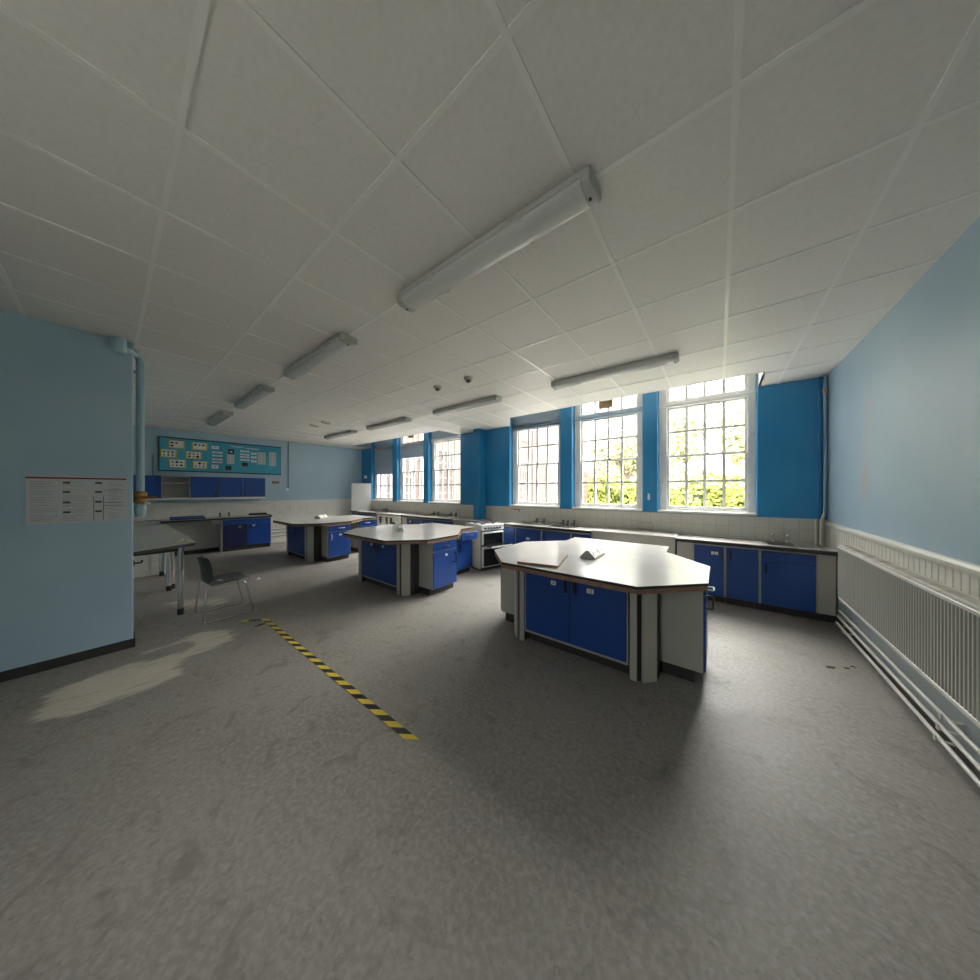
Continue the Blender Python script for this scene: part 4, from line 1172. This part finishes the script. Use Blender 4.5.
# hedge
hd = thing('hedge', 'bright green leafy hedge on the grass outside the two nearest windows', 'hedge', (-.5, 10.5, -.25))
def hs_():
    x = random.uniform(-3.75, 4.5); f = random.random()
    top = 2.05 + .16*math.sin(x*1.9) + .10*math.sin(x*4.7+1)
    if f < .62: z = random.uniform(0.5, top); return (x, -.7 + .12*math.sin(x*5+z*4) + random.uniform(-.08, .1), z), (0, -1, .3)
    return (x, random.uniform(-.7, .7), top + random.uniform(-.1, .12)), (0, -.3, 1)
mb = MB(); leaves(mb, 9000, hs_, .075)
mb.build('foliage', M['hedge'], hd)
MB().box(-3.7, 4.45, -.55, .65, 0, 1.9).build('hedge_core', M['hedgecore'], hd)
# trees
def tree(x, y, h, r_, n, label, seed):
    rn = random.Random(seed)
    t = thing('garden_tree', label, 'tree', (x, y, -.25), 0, 'trees beyond the hedge')
    tr = MB().tube([(0, 0, 0), (.05, 0, h*.25), (-.05, .05, h*.5), (0, 0, h*.85)], [.16, .13, .09, .03], 0, 8)
    blobs = []
    for k in range(9):
        a = rn.uniform(0, 2*PI); rr = r_*rn.uniform(.25, .75); zz = h*rn.uniform(.38, .92)
        c = Vector((rr*math.cos(a), rr*math.sin(a), zz))
        tr.tube([(0, 0, zz*.62), tuple(c*.5+Vector((0,0,zz*.35))), tuple(c)], [.05, .035, .012], 0, 6)
        blobs.append((c, r_*rn.uniform(.38, .6)))
    tr.build('trunk', M['bark'], t)
    def smp():
        c, q = blobs[rn.randrange(len(blobs))]
        d_ = Vector((rn.gauss(0,1), rn.gauss(0,1), rn.gauss(0,1)*.8)).normalized()
        return c + d_*q*rn.uniform(.55, 1.05), d_
    mb = MB(); leaves(mb, n, smp, .13, 0, rn)
    mb.build('crown', M['leaf'], t)
tree(-6.6, 22, 5.6, 1.5, 4200, 'pale spring tree seen at the left of the second window', 1)
tree(-3.7, 16, 5.6, 1.5, 5000, 'pale spring tree seen in the second window, right half', 2)
tree(-1.5, 20, 6.9, 1.7, 6000, 'pale spring tree seen in the left half of the nearest window', 3)
tree(1.0, 15, 6.0, 1.6, 5600, 'pale spring tree seen in the right half of the nearest window', 4)
# brick wing of the building
bw = thing('brick_wing', 'pale pink brick school wing with white windows outside the left windows', 'building', (-10.3, 14.3, -.25))
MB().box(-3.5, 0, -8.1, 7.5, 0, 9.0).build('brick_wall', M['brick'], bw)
MB().prism([(-3.8, 9.0), (.35, 9.0), (-1.75, 11.0)], -8.1, 7.8, axis='y').build('roof', M['slate'], bw)
for r_ in range(2):
    for k in range(6):
        y = -7.1+k*2.45; z0 = 1.1+r_*4.0
        w = MB()
        w.box(-.02, .05, y-.75, y-.62, z0, z0+2.7).box(-.02, .05, y+.62, y+.75, z0, z0+2.7).box(-.02, .05, y-.62, y+.62, z0, z0+.13).box(-.02, .05, y-.62, y+.62, z0+2.57, z0+2.7)
        for q in (-.31, 0, .31): w.box(-.01, .04, y+q-.03, y+q+.03, z0+.13, z0+2.57)
        for q in (.6, 1.3, 2.0): w.box(-.01, .045, y-.62, y+.62, z0+q-.03, z0+q+.03)
        fo = w.build('window_frame', M['far_frame'], bw)
        MB().box(.0, .012, y-.62, y+.62, z0+.13, z0+2.57).build('window_pane', M['extglass'], fo)
for y in (-5.9, -1.0, 3.9):
    MB().tube([(.08, y, 0), (.08, y, 8.9)], .055, 0, 8).build('drainpipe', M['drain'], bw)
t = thing('brick_pier', 'orange brick pier with a grey downpipe outside the third window', 'wall', (-3.26, 8.2, -.25))
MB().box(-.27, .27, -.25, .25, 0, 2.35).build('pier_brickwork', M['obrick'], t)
MB().box(-.29, .29, -.27, .27, 2.35, 2.42).build('coping', M['white_paint'], t)
MB().tube([(-.33, -.22, 0), (-.33, -.22, 3.3)], .05, 0, 8).build('downpipe', M['drain'], t)

# ------------------------------------------------------------------ daylight, camera, exposure
SKY, SKY_LOW, SUN = 11.0, 1.4, 8.0
w = bpy.data.worlds.new('overcast_sky'); SC.world = w; w.use_nodes = True
bg = w.node_tree.nodes['Background']
bg.inputs['Color'].default_value = (1.0, .99, .985, 1)
bg.inputs['Strength'].default_value = 1.0
_nt = w.node_tree                       # overcast sky: zenith about three times the horizon
_tc = _nt.nodes.new('ShaderNodeTexCoord'); _sp = _nt.nodes.new('ShaderNodeSeparateXYZ')
_nt.links.new(_tc.outputs['Generated'], _sp.inputs[0])
_mr = _nt.nodes.new('ShaderNodeMapRange')
_mr.inputs['From Min'].default_value = 0.0; _mr.inputs['From Max'].default_value = 1.0
_mr.inputs['To Min'].default_value = SKY_LOW; _mr.inputs['To Max'].default_value = SKY
_nt.links.new(_sp.outputs['Z'], _mr.inputs['Value'])
_nt.links.new(_mr.outputs[0], bg.inputs['Strength'])
sl = bpy.data.lights.new('hazy_sun', 'SUN')           # sun behind thin cloud, high over the garden
sl.energy = SUN; sl.angle = R(50); sl.color = (1, .975, .93)
so = bpy.data.objects.new('hazy_sun', sl); COL.objects.link(so)
so.location = (2, 20, 20); so.rotation_euler = (R(-42), 0, R(-12))
for n, (a, b) in WIN.items():
    l = bpy.data.lights.new('window_portal', 'AREA')
    l.shape = 'RECTANGLE'; l.size = b-a; l.size_y = 2.45
    l.cycles.is_portal = True
    o = bpy.data.objects.new('window_portal', l); COL.objects.link(o)
    o.location = ((a+b)/2, 6.03, 2.46); o.rotation_euler = (R(-90), 0, 0)
for a, b in FILL_WIN:  # portal of the added fill window
    l = bpy.data.lights.new('window_portal', 'AREA')
    l.shape = 'RECTANGLE'; l.size = b-a; l.size_y = 1.7
    l.cycles.is_portal = True
    o = bpy.data.objects.new('window_portal', l); COL.objects.link(o)
    o.location = ((a+b)/2, -2.18, 1.95); o.rotation_euler = (R(90), 0, 0)

cam = bpy.data.cameras.new('camera')
cam.sensor_fit = 'HORIZONTAL'; cam.sensor_width = 36.0
cam.lens = 296.0/980*36
cam.clip_start = .05
co = bpy.data.objects.new('camera', cam); COL.objects.link(co)
co.location = (0, 0, 1.59)
co.rotation_euler = (R(90), 0, .6587)
SC.camera = co
SC.view_settings.view_transform = 'Standard'
SC.view_settings.look = 'None'
SC.view_settings.exposure = 1.55
SC.view_settings.gamma = 1.0
SC.view_settings.use_curve_mapping = False
SC.cycles.use_denoising = True
SC.cycles.max_bounces = 16
SC.cycles.diffuse_bounces = 8
SC.cycles.transparent_max_bounces = 16
SC.cycles.sample_clamp_indirect = 10
